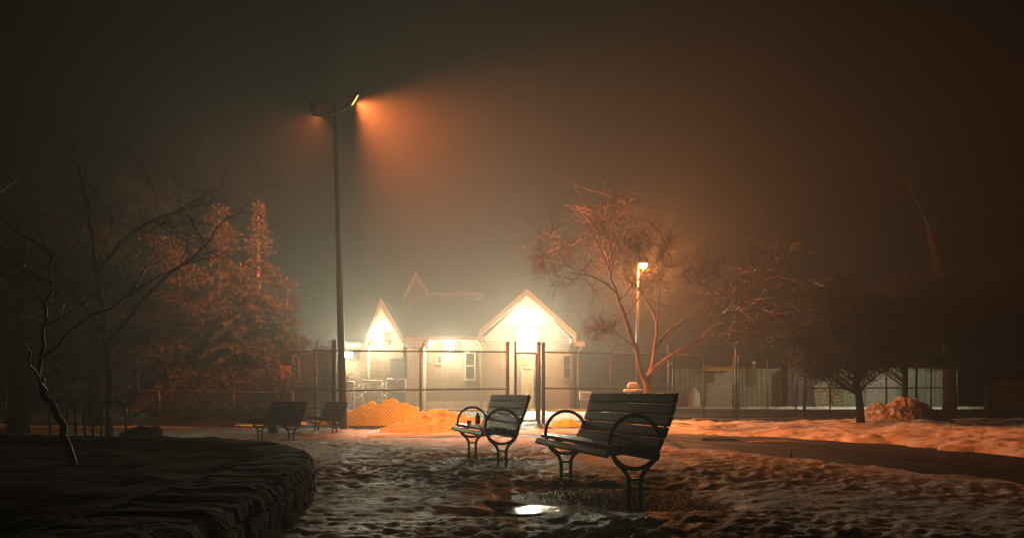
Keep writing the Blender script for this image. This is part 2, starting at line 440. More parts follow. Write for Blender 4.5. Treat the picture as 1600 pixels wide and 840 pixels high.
tag(grid_mesh('retaining_wall', PX, PY, PZ, 'stone'), 'low curved rough stone wall round the dark planting bed', 'stone wall')
bx, by = np.meshgrid(np.linspace(-17, -1.2, 120), np.linspace(1, 9.7, 80))
inside = poly_sdf([(p.x - .25, p.y - .25) for p in W] + [(-17, 1)], bx, by)
bz = .27 + .05 * fnoise(bx, by, .5, 3.3) + .03 * fnoise(bx, by, .13, 8)
tag(grid_mesh('planting_bed', bx, by, bz, 'mulch', keep=(inside > .0)), kind='structure')

# ------------------------------------------------------------------ benches
def slat(mb, x0, z0, x1, z1, th, y0, y1):
    """board whose width runs from (x0,z0) to (x1,z1), rounded edges"""
    d = Vector((x1 - x0, z1 - z0)); L = d.length; d.normalize(); n = Vector((-d.y, d.x)); r = th * .32
    prof = [(0, r), (r * .3, r * .3), (r, 0), (L - r, 0), (L - r * .3, r * .3), (L, r), (L, th - r), (L - r * .3, th - r * .3), (L - r, th), (r, th), (r * .3, th - r * .3), (0, th - r)]
    poly = [(x0 + d.x * a + n.x * b, z0 + d.y * a + n.y * b) for a, b in prof]
    base = len(mb.v); k = len(poly)
    N = 12
    for i in range(N + 1):
        y = y0 + (y1 - y0) * i / N
        w = .0022 * noise.noise((x0 * 9, y * 2, z0 * 9))
        for (u, w_) in poly: mb.v.append((u + w, y, w_ + w))
    for i in range(N):
        for j in range(k):
            l = (j + 1) % k
            mb.f.append((base + i * k + j, base + i * k + l, base + (i + 1) * k + l, base + (i + 1) * k + j))
    mb.f.append(tuple(base + j for j in reversed(range(k)))); mb.f.append(tuple(base + N * k + j for j in range(k)))

def make_bench(label):
    t = thing('park_bench', label, 'bench', group='wood slat benches on the snowy lawn')
    hl = .88
    st = MB()
    seat = [(-.262, .375, -.232, .425), (-.222, .437, -.142, .445), (-.130, .445, -.05, .438), (-.038, .437, .042, .425), (.054, .423, .134, .408)]
    for a in seat: slat(st, a[0], a[1], a[2], a[3], -.034 if False else .034, -hl, hl)
    st.build('seat', 'wood', t)
    bt = MB()
    p0 = Vector((.165, .425)); p1 = Vector((.325, .865)); n = 5
    for i in range(n):
        f0 = i / n; f1 = (i + 1) / n - .014
        c = .02 * math.sin(PI * f0); c1 = .02 * math.sin(PI * f1)
        a = p0.lerp(p1, f0); b = p0.lerp(p1, f1)
        slat(bt, a.x + c, a.y, b.x + c1, b.y, .036, -hl, hl)
    slat(bt, .15, .345, .172, .405, .034, -hl, hl)
    bt.build('backrest', 'wood', t)
    R = .205; cz = .49
    for sy in (-1, 1):
        y = sy * (hl - .09)
        ring = MB(); ring.tube([(R * math.cos(2 * PI * k / 40), y, cz + R * math.sin(2 * PI * k / 40)) for k in range(40)], .0165, 8, closed=True)
        ring.build('armrest', 'black', t, smooth=True)
        for sx in (-1, 1):
            a0 = math.radians(205 if sx < 0 else 335)
            P = [(R * math.cos(a0), y + 0, cz + R * math.sin(a0)), (sx * .155, y, cz - .15), (sx * .105, y, cz - .195), (sx * .07, y, cz - .235), (sx * .052, y, cz - .275), (sx * .048, y, .15), (sx * .048, y, -.06)]
            lg = MB(); lg.tube(P, .0185, 8); lg.build('leg', 'black', t, smooth=True)
        fr = MB()
        fr.tube([(-.24, y, .395), (.0, y, .415), (.15, y, .395), (.19, y, .44), (.345, y, .84)], .014, 6)
        fr.tube([(-.05, y, .205), (.05, y, .205)], .012, 6)
        fr.build('bracket', 'black', t)
    return t
benches = []
def place_bench(o, near, far, z=None):
    nx, ny = near; fx, fy = far
    cx, cy = (nx + fx) / 2, (ny + fy) / 2
    # local +y runs from near end to far end; front (-x) faces camera-left
    d = Vector((fx - nx, fy - ny)).normalized()
    o.location = (cx, cy, gz(cx, cy) if z is None else z); o.rotation_euler = (0, 0, math.atan2(-d.x, d.y))
def endp(px, py):
    d = F * HC / (py - CY); return ((px - CX) / F * d, d)
b0 = make_bench('nearest and largest slatted bench with a reddish top slat beside the puddle')
bB = copy_tree(b0); bC = copy_tree(b0); bD = copy_tree(b0)
place_bench(b0, endp(1001, 793), endp(879, 752))
place_bench(bB, endp(789, 731), endp(735, 712)); bB['label'] = 'slatted bench with a small can standing on its wet seat'
place_bench(bC, (-4.5, 15.45), (-5.7, 16.8)); bC['label'] = 'dark bench between the curved stone wall and the lamp pole'
place_bench(bD, (-4.45, 18.9), (-5.35, 20.4)); bD['label'] = 'farthest bench, right in front of the lamp pole foot'
bD.location.z -= .03

# can and bottle on the middle bench
sc_ = bB.matrix_basis
p = Matrix.Translation(bB.location) @ Matrix.Rotation(bB.rotation_euler.z, 4, 'Z') @ Vector((-.02, .38, .474))
t = thing('drink_can', 'small dark can with a pale cap on the seat of the middle bench', 'can', p)
MB().lathe([(.024, 0), (.033, .008), (.033, .1), (.026, .115)]).build('can_body', 'darkplate', t, smooth=True)
MB().lathe([(.024, .115), (.024, .128), (.015, .14), (.015, .155)]).build('cap', 'white', t, smooth=True)
p2 = Matrix.Translation(bB.location) @ Matrix.Rotation(bB.rotation_euler.z, 4, 'Z') @ Vector((-.1, .55, .472))
w = MB()
for k in range(30):
    a, b_ = random.uniform(0, 2 * PI), random.uniform(0, 2 * PI)
    w.tube([(.03 * math.cos(a), .03 * math.sin(a), .02), (.03 * math.cos(b_), .03 * math.sin(b_), .045), (.02 * math.cos(a + 1), .02 * math.sin(b_), .004)], .006, 4)
tag(w.build('crumpled_wrapper', 'darkplate', loc=p2), 'small crumpled dark wrapper lying beside the can', 'litter')

# ------------------------------------------------------------------ fences
def line_pt(px):
    k = (px - CX) / F; y = 23.21 / (1 - .357 * k); return Vector((k * y, y, gz(k * y, y)))

def mesh_panel(mb, a, b, z0, z1, step=.1, r=.0065):
    """woven diamonds between two ground points"""
    L = (b.xy - a.xy).length; d = (b - a); d.z = 0; d.normalize(); h = z1 - z0
    def pt(s, z): q = a + d * s; q.z = gz(q.x, q.y) + z; return q
    n = int((L + h) / step) + 1
    for k in range(n):
        s0 = k * step
        for sg in (1, -1):
            # up-right and up-left diagonals clipped to the rectangle
            if sg > 0: xa, za, xb, zb = s0 - h, 0, s0, h
            else: xa, za, xb, zb = s0, 0, s0 - h, h
            # clip x in [0,L]
            def clip(xa, za, xb, zb):
                if (xa < 0 and xb < 0) or (xa > L and xb > L): return None
                P = [(xa, za), (xb, zb)]; out = []
                for (x, z), (x2, z2) in ((P[0], P[1]), (P[1], P[0])):
                    if x < 0: t = (0 - x) / (x2 - x); x, z = 0, z + (z2 - z) * t
                    elif x > L: t = (L - x) / (x2 - x); x, z = L, z + (z2 - z) * t
                    out.append((x, z))
                return out
            c = clip(xa, za, xb, zb)
            if not c: continue
            if abs(c[0][1] - c[1][1]) < .02: continue
            off = Vector((-d.y, d.x, 0)) * .004 * sg
            mb.tube([pt(c[0][0], z0 + c[0][1]) + off, pt(c[1][0], z0 + c[1][1]) + off], r, 3, cap=False)

def fence(name, label, cat, pxs, top=2.24, mid=1.1, arms=True, pts=None, posts=True, thick=(), group=None, z0=.04, postr=.032, wires=True):
    P = pts or [line_pt(p) for p in pxs]
    t = thing(name, label, cat, group=group)
    mp = MB()
    for a, b in zip(P[:-1], P[1:]): mesh_panel(mp, a, b, z0, top)
    mp.build('wire_mesh', 'wire', t)
    for z in [top, mid] if mid else [top, z0 + .05]:
        MB().tube([a + Vector((0, 0, z)) for a in P], .024, 8).build('rail', 'galv', t, smooth=True)
    for i, p in enumerate(P):
        if posts and (posts is True or i in posts):
            r = .06 if i in thick else postr; h = top + (.25 if i in thick else .03)
            pm = MB(); pm.tube([p + Vector((0, 0, -.1)), p + Vector((0, 0, h))], r, 10)
            pm.lathe([(r * 1.15, 0), (r * 1.15, .03), (r * .3, .07)], (p.x, p.y, p.z + h), 10)
            po = pm.build('post', 'galv', t, smooth=True)
            if arms and i not in thick:
                am = MB(); am.tube([p + Vector((0, 0, top)), p + Vector((.16, -.28, top + .3))], .016, 6); am.build('arm', 'galv', po)
    if wires:
        wm = MB()
        for k in range(3):
            f = (k + 1) / 3
            off = Vector((.16 * f, -.28 * f, top + .3 * f))
            for a, b in zip(P[:-1], P[1:]):
                n = 14; q = []
                for i in range(n + 1):
                    s_ = i / n; pp = a.lerp(b, s_) + off; pp.z += -.03 * math.sin(PI * s_) + random.uniform(-.006, .006); q.append(pp)
                wm.tube(q, .004, 3)
                for i in range(int((b - a).length / .14)):
                    pp = a.lerp(b, i * .14 / (b - a).length) + off; pp.z -= .02
                    wm.tube([pp + Vector((-.02, 0, -.02)), pp + Vector((.02, 0, .025))], .003, 3)
        wm.build('barbed_wire', 'wire', t)
    return t
fence('chainlink_fence', 'tall chain-link fence in front of the yellow snow pile, left of the small gate', 'fence', [522, 657, 793], thick=(0, 2))
fence('chainlink_fence', 'tall chain-link fence behind the nearest bench, right of the small gate', 'fence', [849, 955, 1046], thick=(0, 2))
A_ = Vector((-6.9, 24.2, 0)); A2 = Vector((-6.0, 22.9, 0)); B_ = line_pt(522)
f = fence('chainlink_fence', 'short tall fence section turning back from the lamp pole beside the spruces', 'fence', None, pts=[A_, A2, B_ + Vector((-.02, .1, 0))], posts=(0, 1))
# concertina loops on that corner
cm = MB(); q = []
for k in range(400):
    s_ = k / 400; pp = A_.lerp(B_, s_); a = s_ * 2 * PI * 9
    q.append(pp + Vector((.02 * math.sin(3 * a), .22 * math.cos(a), 2.52 + .22 * math.sin(a))))
cm.tube(q, .004, 3); cm.build('wire_coil', 'wire', f)
def gate(name, label, p0, p1, top, ysh, bars, group=None):
    a = line_pt(p0); b = line_pt(p1); a.y -= ysh; b.y -= ysh
    t = thing(name, label, 'gate', group=group)
    m_ = MB(); mesh_panel(m_, a, b, .1, top); m_.build('wire_mesh', 'wire', t)
    fr = MB()
    for z in (.1, top): fr.tube([a + Vector((0, 0, z)), b + Vector((0, 0, z))], .026, 8)
    for s_ in (0, 1): fr.tube([a.lerp(b, s_) + Vector((0, 0, .08)), a.lerp(b, s_) + Vector((0, 0, top + (.0)))], .028, 8)
    fr.build('gate_frame', 'galv', t, smooth=True)
    for s_ in bars:
        k = MB(); k.tube([a.lerp(b, s_) + Vector((0, 0, .1)), a.lerp(b, s_) + Vector((0, 0, top))], .022, 8); k.build('upright', 'galv', t, smooth=True)
    for z in (.4, 1.2, 1.9): MB().box(a.x - .05, a.x + .04, a.y - .05, a.y + .03, a.z + z, a.z + z + .07).build('hinge', 'galv', t)
    l = MB(); l.box(b.x - .08, b.x + .03, b.y - .06, b.y - .02, b.z + 1.05, b.z + 1.17); l.build('latch', 'galv', t)
    return t
gate('pedestrian_gate', 'narrow chain-link gate between two posts before the lit doorway', 806, 838, 2.2, .0, [])
gate('yard_gate', 'wide chain-link gate leaf left of the double post before the containers', 1052, 1146, 2.2, .0, [.5])
gate('yard_gate', 'wide chain-link gate leaf right of the double post before the containers', 1154, 1244, 2.2, .0, [.5])
def post_thing(px, label, r=.05, top=2.5, dy=0):
    p = line_pt(px); p.y += dy
    mm = MB(); mm.tube([(0, 0, -.1), (0, 0, top)], r, 12); mm.lathe([(r * 1.15, top), (r * 1.15, top + .03), (r * .4, top + .07)], n=12)
    tag(mm.build('gate_post', 'galv', loc=p, smooth=True), label, 'post', 'steel gate posts')
post_thing(805, 'slim gate post on the left side of the narrow gate', .035)
post_thing(842, 'thick gate post on the right side of the narrow gate', .06)
post_thing(1150, 'gate post in the middle where the two wide leaves meet', .045, 2.45)
post_thing(1253, 'brownish gate post at the right end of the wide gate', .05, 2.4, -.2)
fence('chainlink_fence', 'dim chain-link fence under the dark trees before the pale green containers', 'fence', [1258, 1297, 1385, 1455, 1572, 1660], arms=False, wires=False)
# low fence left under the spruces
PL = [Vector((x, 22.6 + .12 * (x + 6), gz(x, 22.4))) for x in (-6.6, -8.3, -10.4, -12.5, -14.6, -17)]
fence('low_fence', 'low chain-link fence under the spruces at left', 'fence', None, top=1.02, mid=None, arms=False, wires=False, pts=PL)

# ------------------------------------------------------------------ lamp pole
PB = Vector((-4.70, 20.9, gz(-4.7, 20.9))); PT = Vector((-4.93, 20.9, HC + (CY - 187) / F * 20.9))
t = thing('floodlight_pole', 'tall leaning steel pole with twin sodium floodlights on top', 'lamp pole', PB)
d = PT - PB
mb = MB(); mb.tube([(0, 0, -.2), d * .25, d * .5, d * .5 + Vector((0, 0, .02)), d * .75, d], [.105, .1, .092, .08, .074, .068], 14)
mb.build('pole', 'pole', t, smooth=True)
mb = MB(); top = d + Vector((-.005, 0, .5)); mb.tube([d - Vector((0, 0, .05)), d + Vector((0, 0, .02))], .075, 14); mb.tube([d, top], .035, 10); mb.build('spigot', 'black', t, smooth=True)
mb = MB(); zc = d + Vector((0, 0, .16))
mb.tube([zc + Vector((-.36, 0, .12)), zc + Vector((-.30, 0, .02)), zc + Vector((-.2, 0, -.01)), zc + Vector((0, 0, .03)), zc + Vector((.22, 0, .1)), zc + Vector((.33, 0, .2)), zc + Vector((.36, 0, .34))], .03, 8)
mb.build('cross_arm', 'black', t, smooth=True)
def head(loc, direction, sc, lit):
    D = Vector(direction).normalized()
    rot = D.to_track_quat('Z', 'Y').to_matrix().to_4x4()
    mt = Matrix.Translation(loc) @ rot
    def tr(mm):
        mm.v = [tuple(mt @ (Vector(v) * sc)) for v in mm.v]; return mm
    h = MB()
    # tapered box housing, open face towards +Z
    a, b = .22, .14
    h.quadbox([(-b, -b, -.2), (b, -b, -.2), (b, b, -.2), (-b, b, -.2), (-a, -a, .08), (a, -a, .08), (a, a, .08), (-a, a, .08)])
    h.box(-a - .03, a + .03, -a - .03, a + .03, .081, .115)
    for k in range(5): h.box(-.12 + k * .055, -.105 + k * .055, -.12, .12, -.25, -.2)
    hh = tr(h).build('lamp_housing', 'black', t, bevel=.01)
    l = MB(); l.box(-a * .62, a * .62, -a * .62, a * .62, .117, .124)
    tr(l).build('lens', 'sodium', hh)
DA = Vector((.80, .37, -.50)).normalized(); DB = Vector((-.42, .68, -.50)).normalized()
hA = zc + Vector((.46, 0, .44)); hB = zc + Vector((-.40, 0, .2))
head(hA, DA, .85, True); head(hB, DB, 1.15, True)

def lamp(name, typ, loc, power, col, radius=.06, direction=None, size=None, blend=.5):
    l = bpy.data.lights.new(name, typ); l.energy = power; l.color = col; l.shadow_soft_size = radius
    o = bpy.data.objects.new(name, l); C.objects.link(o); o.location = loc
    if typ == 'SPOT':
        l.spot_size = math.radians(size); l.spot_blend = blend
        o.rotation_euler = Vector(direction).to_track_quat('-Z', 'Y').to_euler()
    return o
SOD = (1.0, .215, .05); WH = (1.0, .94, .66)
PWA, PWB, PWS = 42000, 22000, 8000
lamp('sodium_floodlight', 'SPOT', PB + hA + DA * .2, PWA, SOD, .12, (.76, .1, -.6), 124, .8)
lamp('sodium_floodlight_rear', 'SPOT', PB + hB + DB * .25, PWB, SOD, .12, (-.43, .66, -.43), 112, .6)

# street lamp behind the tree
LP = at(1003, 413, 30)
t = thing('street_lamp', 'orange street lamp glowing behind the bare tree', 'street lamp', (at(996, 600, 30).x, 30, gz(5, 30)))
hz = LP.z - t.location.z
MB().tube([(0, 0, -.1), (0, 0, hz * .5), (0, 0, hz + .1)], [.09, .07, .055], 12).build('pole', 'darkplate', t, smooth=True)
MB().tube([(0, 0, hz - .02), (.1, 0, hz + .1), (.22, 0, hz + .12)], .03, 8).build('arm', 'pole', t, smooth=True)
mb = MB(); mb.lathe([(.05, .22), (.14, .18), (.2, .09), (.2, .07)], (.2, 0, hz - .03), 16); hd = mb.build('lamp_head', 'black', t, smooth=True)
MB().lathe([(.19, .065), (.19, 0), (.14, -.09), (.03, -.13)], (.2, 0, hz - .03), 16).build('lens', 'street', hd, smooth=True)
lamp('street_lamp_light', 'POINT', (LP.x + .12, 29.86, LP.z - .24), PWS, (1, .3, .06), .1)

# ------------------------------------------------------------------ unseen lamp, added for the light on the containers
YL = at(1432, 500, 36.5)
t = thing('added_yard_lamp', 'unseen white floodlight on a pole, added among the dark evergreens to light the containers', 'floodlight', (YL.x, 36.5, .14))
MB().tube([(0, 0, -.1), (0, 0, YL.z - .1)], [.07, .05], 10).build('pole', 'pole', t, smooth=True)  # pole of the added lamp
mb = MB(); q_ = YL.z - .14; mb.quadbox([(-.15, -.08, q_ - .12), (.15, -.08, q_ - .12), (.2, .14, q_ - .22), (-.2, .14, q_ - .22), (-.15, -.08, q_ + .12), (.15, -.08, q_ + .12), (.2, .2, q_ + .12), (-.2, .2, q_ + .12)])
hd = mb.build('lamp_housing', 'black', t)
MB().quadbox([(-.17, .145, q_ - .2), (.17, .145, q_ - .2), (.17, .155, q_ - .2), (-.17, .155, q_ - .2), (-.17, .2, q_ + .1), (.17, .2, q_ + .1), (.17, .21, q_ + .1), (-.17, .21, q_ + .1)]).build('lens', 'flood', hd)
lamp('added_yard_flood', 'SPOT', (YL.x, 36.8, YL.z - .02), 10000, (1, .97, .66), .12, (-.3, .85, -.24), 165, .5)

# ------------------------------------------------------------------ building
b = thing('service_building', 'brick building with lit cream gables behind the fence', 'building', (0, 36, .1))
def BX(px, d): return (px - CX) / F * d
def BZ(py, d): return HC - (py - CY) / F * d - .1
# main gable block
x0, x1, ze = BX(760, 36), BX(890, 36), BZ(524, 36)
xa, za = BX(823, 36), BZ(462, 36)
mb = MB(); mb.prism([(x0, -.3), (x1, -.3), (x1, ze), (xa, za), (x0, ze)], 'y', 0, 8); mb.build('gable_wall', 'render', b)
# siding panel in the gable, proud by 2 cm
zs = BZ(548, 36)
mb = MB(); mb.prism([(x0 + .01, zs), (x1 - .01, zs), (x1 - .01, ze), (xa, za - .02), (x0 + .01, ze)], 'y', -.02, -.001); mb.build('gable_siding', 'siding', b)
# roof slabs with overhang
def slab(mb, a, bb, th, y0, y1):
    dx, dz = bb[0] - a[0], bb[1] - a[1]; L = math.hypot(dx, dz); nx, nz = -dz / L * th, dx / L * th
    if nz < 0: nx, nz = -nx, -nz
    mb.prism([(a[0], a[1]), (bb[0], bb[1]), (bb[0] + nx, bb[1] + nz), (a[0] + nx, a[1] + nz)], 'y', y0, y1)
el = (BX(748, 36), BZ(524, 36)); er = (BX(899, 36), BZ(527, 36)); ap = (xa, za + .12)
mb = MB(); slab(mb, el, ap, .12, -.55, 8.2); slab(mb, er, ap, .12, -.55, 8.2); rf = mb.build('roof', 'roof', b)
mb = MB()
for e in (el, er):
    dx, dz = ap[0] - e[0], ap[1] - e[1]
    mb.prism([(e[0], e[1] - .12), (ap[0], ap[1] - .2), (ap[0], ap[1] + .14), (e[0], e[1] + .16)], 'y', -.6, -.552)
mb.build('bargeboard', 'trim', rf)
mb = MB()   # soffit
for e in (el, er): mb.prism([(e[0], e[1] - .06), (ap[0], ap[1] - .06), (ap[0], ap[1] - .005), (e[0], e[1] - .005)], 'y', -.54, -.03)
mb.build('soffit', 'white', rf)
mb = MB()   # eave returns
mb.box(el[0] + .02, x0 - .004, -.54, .3, el[1] - .3, el[1] - .07); mb.build('eave_return', 'trim', rf); mb = MB(); mb.box(x1 + .004, er[0] - .02, -.54, .3, er[1] - .3, er[1] - .07)
mb.build('eave_return', 'trim', rf)
# door and side light
def opening(name, m, xa_, xb_, ya, yb, d, y, frame='trim', fw=.07, parent=b, mull=False):
    X0, X1 = BX(xa_, d), BX(xb_, d); Z0, Z1 = BZ(yb, d), BZ(ya, d)
    k = MB(); k.box(X0, X1, y - .03, y - .004, Z0, Z1); o = k.build(name, m, parent)
    fr = MB()
    fr.box(X0 - fw, X0 - .002, y - .06, y - .003, Z0 - fw, Z1 + fw); fr.box(X1 + .002, X1 + fw, y - .06, y - .003, Z0 - fw, Z1 + fw)
    fr.box(X0, X1, y - .06, y - .003, Z1 + .002, Z1 + fw); fr.box(X0 - fw * 1.5, X1 + fw * 1.5, y - .1, y - .003, Z0 - fw * 2.2, Z0 - fw - .002)
    if mull: fr.box(X0, X1, y - .05, y - .033, (Z0 + Z1) / 2 - .025, (Z0 + Z1) / 2 + .025)
    fr.build('frame', frame, o)
    return o
dr = opening('door', 'doorm', 816, 831, 575, 638, 36, 0, 'trim')
MB().box(BX(828, 36), BX(829.3, 36), -.09, -.03, 1.0, 1.14).build('handle', 'black', dr)
opening('window', 'glass', 834.5, 842, 585, 630, 36, 0, 'render', .04)
opening('window', 'glass', 881, 891, 556, 590, 36, 0, 'render', .05, mull=True)
# right annex, set back, with gutter and downpipe
ax0, ax1 = x1 + .003, BX(898, 37)
MB().box(ax0, ax1, 1.0, 6, -.3, BZ(541, 37)).build('annex_wall', 'render', b)
mb = MB(); mb.prism([(.4, BZ(540, 37)), (.4, BZ(540, 37) + .1), (6, BZ(500, 37) + .9), (6, BZ(500, 37) + .8)], 'x', BX(880, 36.4) + .02, BX(917, 36.4)); ar = mb.build('roof', 'roof', b)
MB().box(BX(881, 36.3), BX(914, 36.3), .25, .39, BZ(541, 36.3), BZ(533, 36.3)).build('gutter', 'white', ar, bevel=.02)
mb = MB(); xx = BX(903, 36.4); mb.tube([(xx + .15, .32, BZ(541, 36)), (xx + .12, .34, BZ(544, 36)), (xx, .5, BZ(549, 36)), (xx, .55, BZ(556, 36)), (xx, .55, .25)], .05, 8); mb.build('downpipe', 'white', b, smooth=True)
# middle wing
mx0, mx1 = BX(634, 38), x0 - .004
MB().box(mx0, mx1, 2, 9, -.3, BZ(528, 38)).build('wing_wall', 'brick', b)
MB().box(mx0 + .9, mx1, 1.97, 1.998, -.3, BZ(637, 38) + .35).build('plinth', 'trim', b)
mb = MB(); mb.prism([(1.4, BZ(527, 37.4)), (1.4, BZ(527, 37.4) + .12), (8, BZ(500, 44) + 1.2), (8, BZ(500, 44) + 1.05)], 'x', mx0 - .25, mx1 + .2); wr = mb.build('roof', 'roof', b)
MB().box(mx0 - .25, x0 - .05, 1.25, 1.39, BZ(532, 37.3), BZ(525, 37.3)).build('gutter', 'trim', wr, bevel=.02)
mb = MB(); xx = BX(752, 36.8); mb.tube([(xx - .25, 1.3, BZ(531, 37.3)), (xx - .1, 1.2, BZ(535, 37)), (xx, 1.1, BZ(541, 37)), (xx, 1.1, .2)], .045, 8); mb.build('downpipe', 'trim', b, smooth=True)
w = opening('window', 'glass', 728, 741, 552, 590, 38, 2.0, 'trim', .06, mull=True)
w2 = opening('window', 'glass', 684, 690, 556, 566, 38, 2.0, 'trim', .04)
# pale brick pier with cap
MB().box(BX(636, 36.8), BX(662, 36.8), .8, 1.96, -.3, BZ(541, 36.8)).build('brick_pier', 'brickp', b)
mb = MB(); mb.box(BX(632, 36.6), BX(669, 36.6), .55, 1.99, BZ(541, 36.6) + .004, BZ(536, 36.6)); mb.box(BX(631, 36.6), BX(671, 36.6), .45, 1.99, BZ(536, 36.6) + .003, BZ(530, 36.6)); mb.build('pier_cap', 'trim', b)
# left steep gable porch
gx0, gx1, gxa = BX(577, 37), BX(630, 37), BX(598, 37); ge, ga = BZ(540, 37), BZ(473, 37)
mb = MB(); mb.prism([(gx0, -.3), (gx1, -.3), (gx1, BZ(535, 37)), (gxa, ga), (gx0, ge)], 'y', 1.0, 5); mb.build('porch_wall', 'brick', b)
eL = (BX(571, 37), BZ(546, 37)); eR = (BX(634, 37), BZ(534, 37)); pa = (gxa, ga + .1)
mb = MB()
slab(mb, eL, pa, .1, .5, 5.2); slab(mb, eR, pa, .1, .5, 5.2); pr = mb.build('roof', 'roof', b)
mb = MB()
for e in (eL, eR): mb.prism([(e[0], e[1] - .2), (pa[0], pa[1] - .42), (pa[0], pa[1] + .12), (e[0], e[1] + .12)], 'y', .45, .498)
mb.build('bargeboard', 'trim', pr)
opening('door', 'greydoor', 610, 632, 560, 630, 37, 1.0, 'brick', .03)
mb = MB(); xx = BX(576, 36.9); mb.tube([(xx, .9, BZ(540, 37)), (xx, .9, .2)], .04, 8); mb.build('downpipe', 'trim', b, smooth=True)
# left wing
MB().box(BX(535, 39), gx0 - .004, 3, 8, -.3, BZ(536, 39)).build('wing_wall', 'brick', b)
mb = MB(); mb.prism([(2.5, BZ(536, 38.5)), (2.5, BZ(536, 38.5) + .12), (6, BZ(500, 42) + .3), (6, BZ(500, 42) + .15)], 'x', BX(532, 39) - .2, gx0 + .1); mb.build('roof', 'roof', b)
# upper storey with steep dormer
ux0, ux1 = BX(672, 44), BX(752, 44); ut = BZ(461, 44)
MB().box(ux0, ux1, 8.2, 12, 2.5, ut).build('upper_wall', 'brick', b)
mb = MB(); mb.prism([(7.7, ut), (7.7, ut + .08), (12, ut + .5), (12, ut + .35)], 'x', ux0 - .2, ux1 + .1); ur = mb.build('roof', 'roof', b)
mb = MB(); mb.box(ux0 - .25, ux1 + .1, 7.62, 7.69, ut - .06, ut + .12); mb.box(ux0 - .08, ux0 + .07, 8.1, 8.19, ut - 1.4, ut - .1); mb.box(ux1 - .25, ux1 - .1, 8.1, 8.19, ut - .45, ut - .1)
mb.box(ux0 + .2, ux1 - 1.0, 8.14, 8.19, ut - .95, ut - .88); mb.build('fascia', 'trim', ur)
dx0, dx1, dxa = BX(637, 43), BX(666, 43), BX(650, 43); de, da = BZ(464, 43), BZ(428, 43)
mb = MB(); mb.prism([(dx0, 3), (dx1, 3), (dx1, de), (dxa, da - .1), (dx0, de)], 'y', 7.2, 11); mb.build('dormer_wall', 'brick', b)
mb = MB()
for e in ((BX(632, 43), BZ(466, 43)), (BX(671, 43), BZ(460, 43))): mb.prism([(e[0], e[1] - .12), (dxa, da - .4), (dxa, da + .1), (e[0], e[1] + .15)], 'y', 6.7, 6.75)
mb.build('bargeboard', 'trim', ur)
mb = MB(); slab(mb, (BX(632, 43), BZ(466, 43)), (dxa, da), .08, 6.76, 11); slab(mb, (BX(671, 43), BZ(460, 43)), (dxa, da), .08, 6.76, 11); mb.build('roof', 'roof', b)

# wall floodlights
PW = [12000, 5600, 4000, 5600]
for (px, py, dd, pw, label) in ((823, 520, 35.97, PW[0], 'brightest white floodlight high on the wide cream gable'), (593, 527, 36.97, PW[1], 'white floodlight on the narrow steep porch gable'),
                         (546, 553, 38.97, PW[2], 'white floodlight low on the wall just right of the lamp pole'), (703, 541, 37.97, PW[3], 'white floodlight on the brick wall between the two gables')):
    p = at(px, py, dd)
    t = thing('wall_floodlight', label, 'floodlight', p, group='white floodlights on the building'); t.scale = (2.2, 1.6, 2.0) if px > 800 else (1.7, 1.5, 1.6)
    mb = MB(); mb.quadbox([(-.1, -.12, -.08), (.1, -.12, -.08), (.1, 0, -.08), (-.1, 0, -.08), (-.14, -.2, .1), (.14, -.2, .1), (.1, 0, .12), (-.1, 0, .12)]); mb.box(-.05, .05, -.004, .03, -.06, .06)
    mb.build('lamp_housing', 'black', t)
    MB().quadbox([(-.13, -.25, -.1), (.13, -.25, -.1), (.12, -.125, -.1), (-.12, -.125, -.1), (-.13, -.25, .06), (.13, -.25, .06), (.12, -.205, .06), (-.12, -.205, .06)]).build('lens', 'flood', t)
    lamp('flood_light', 'POINT', p + Vector((0, -.5, -.02)), pw * (.6 if px > 800 else .62), WH, .12)
    lamp('flood_light_beam', 'SPOT', p + Vector((0, -.5, -.04)), pw * .95, WH, .12, (0, -.84, -.54), 122, .55)

# kerb with yellow paint, handrails
mb = MB(); mb.box(-5.0, 4.3, 33.9, 34.15, 0, .24)
tag(mb.build('yellow_kerb', 'yellow', bevel=.02), 'yellow painted kerb along the front of the building', 'kerb')
def rail(label, xa_, xb_, ya, ym, d, slope=None, zb=.1):
    t = thing('handrail', label, 'handrail', (0, 0, 0), group='white steel handrails of the entrance ramp')
    A1, B1 = at(xa_, ya, d), at(xb_, ya, d); zm = at(0, ym, d).z
    m_ = MB(); m_.tube([A1, B1], .042, 8); m_.build('top_rail', 'white', t, smooth=True)
    m_ = MB(); m_.tube([Vector((A1.x, d, zm)), Vector((B1.x, d, zm))], .026, 8); m_.build('mid_rail', 'white', t, smooth=True)
    for p_ in (A1, B1):
        m_ = MB(); m_.tube([p_, Vector((p_.x, d, zb))], .03, 8); m_.build('post', 'white', t, smooth=True)
    if slope:
        sx_, sy_ = slope; E = at(sx_, sy_, d); dz = A1.z - zm
        m_ = MB(); m_.tube([A1 - Vector((0, 0, .15)), E, Vector((E.x, d, zb))], .028, 8); m_.tube([A1 - Vector((0, 0, .15 + dz)), E - Vector((0, 0, dz))], .024, 8)
        m_.build('sloping_rail', 'white', t, smooth=True)
rail('white handrail nearest the brick pier, on the raised landing', 603, 634, 592.5, 611, 33.5, (587, 608))
rail('middle white handrail with its slope running down to the left', 566, 597, 595, 611.5, 34, (548, 612))
rail('leftmost white handrail beside the lamp pole', 506, 553, 596, 611, 34.5, (486, 616))
# low landing
MB().box(at(566, 0, 34).x, at(634, 0, 34).x, 33.6, 36.9, 0, .34).build('landing', 'concrete', b).matrix_parent_inverse = Matrix.Translation((0, -36, -.1))

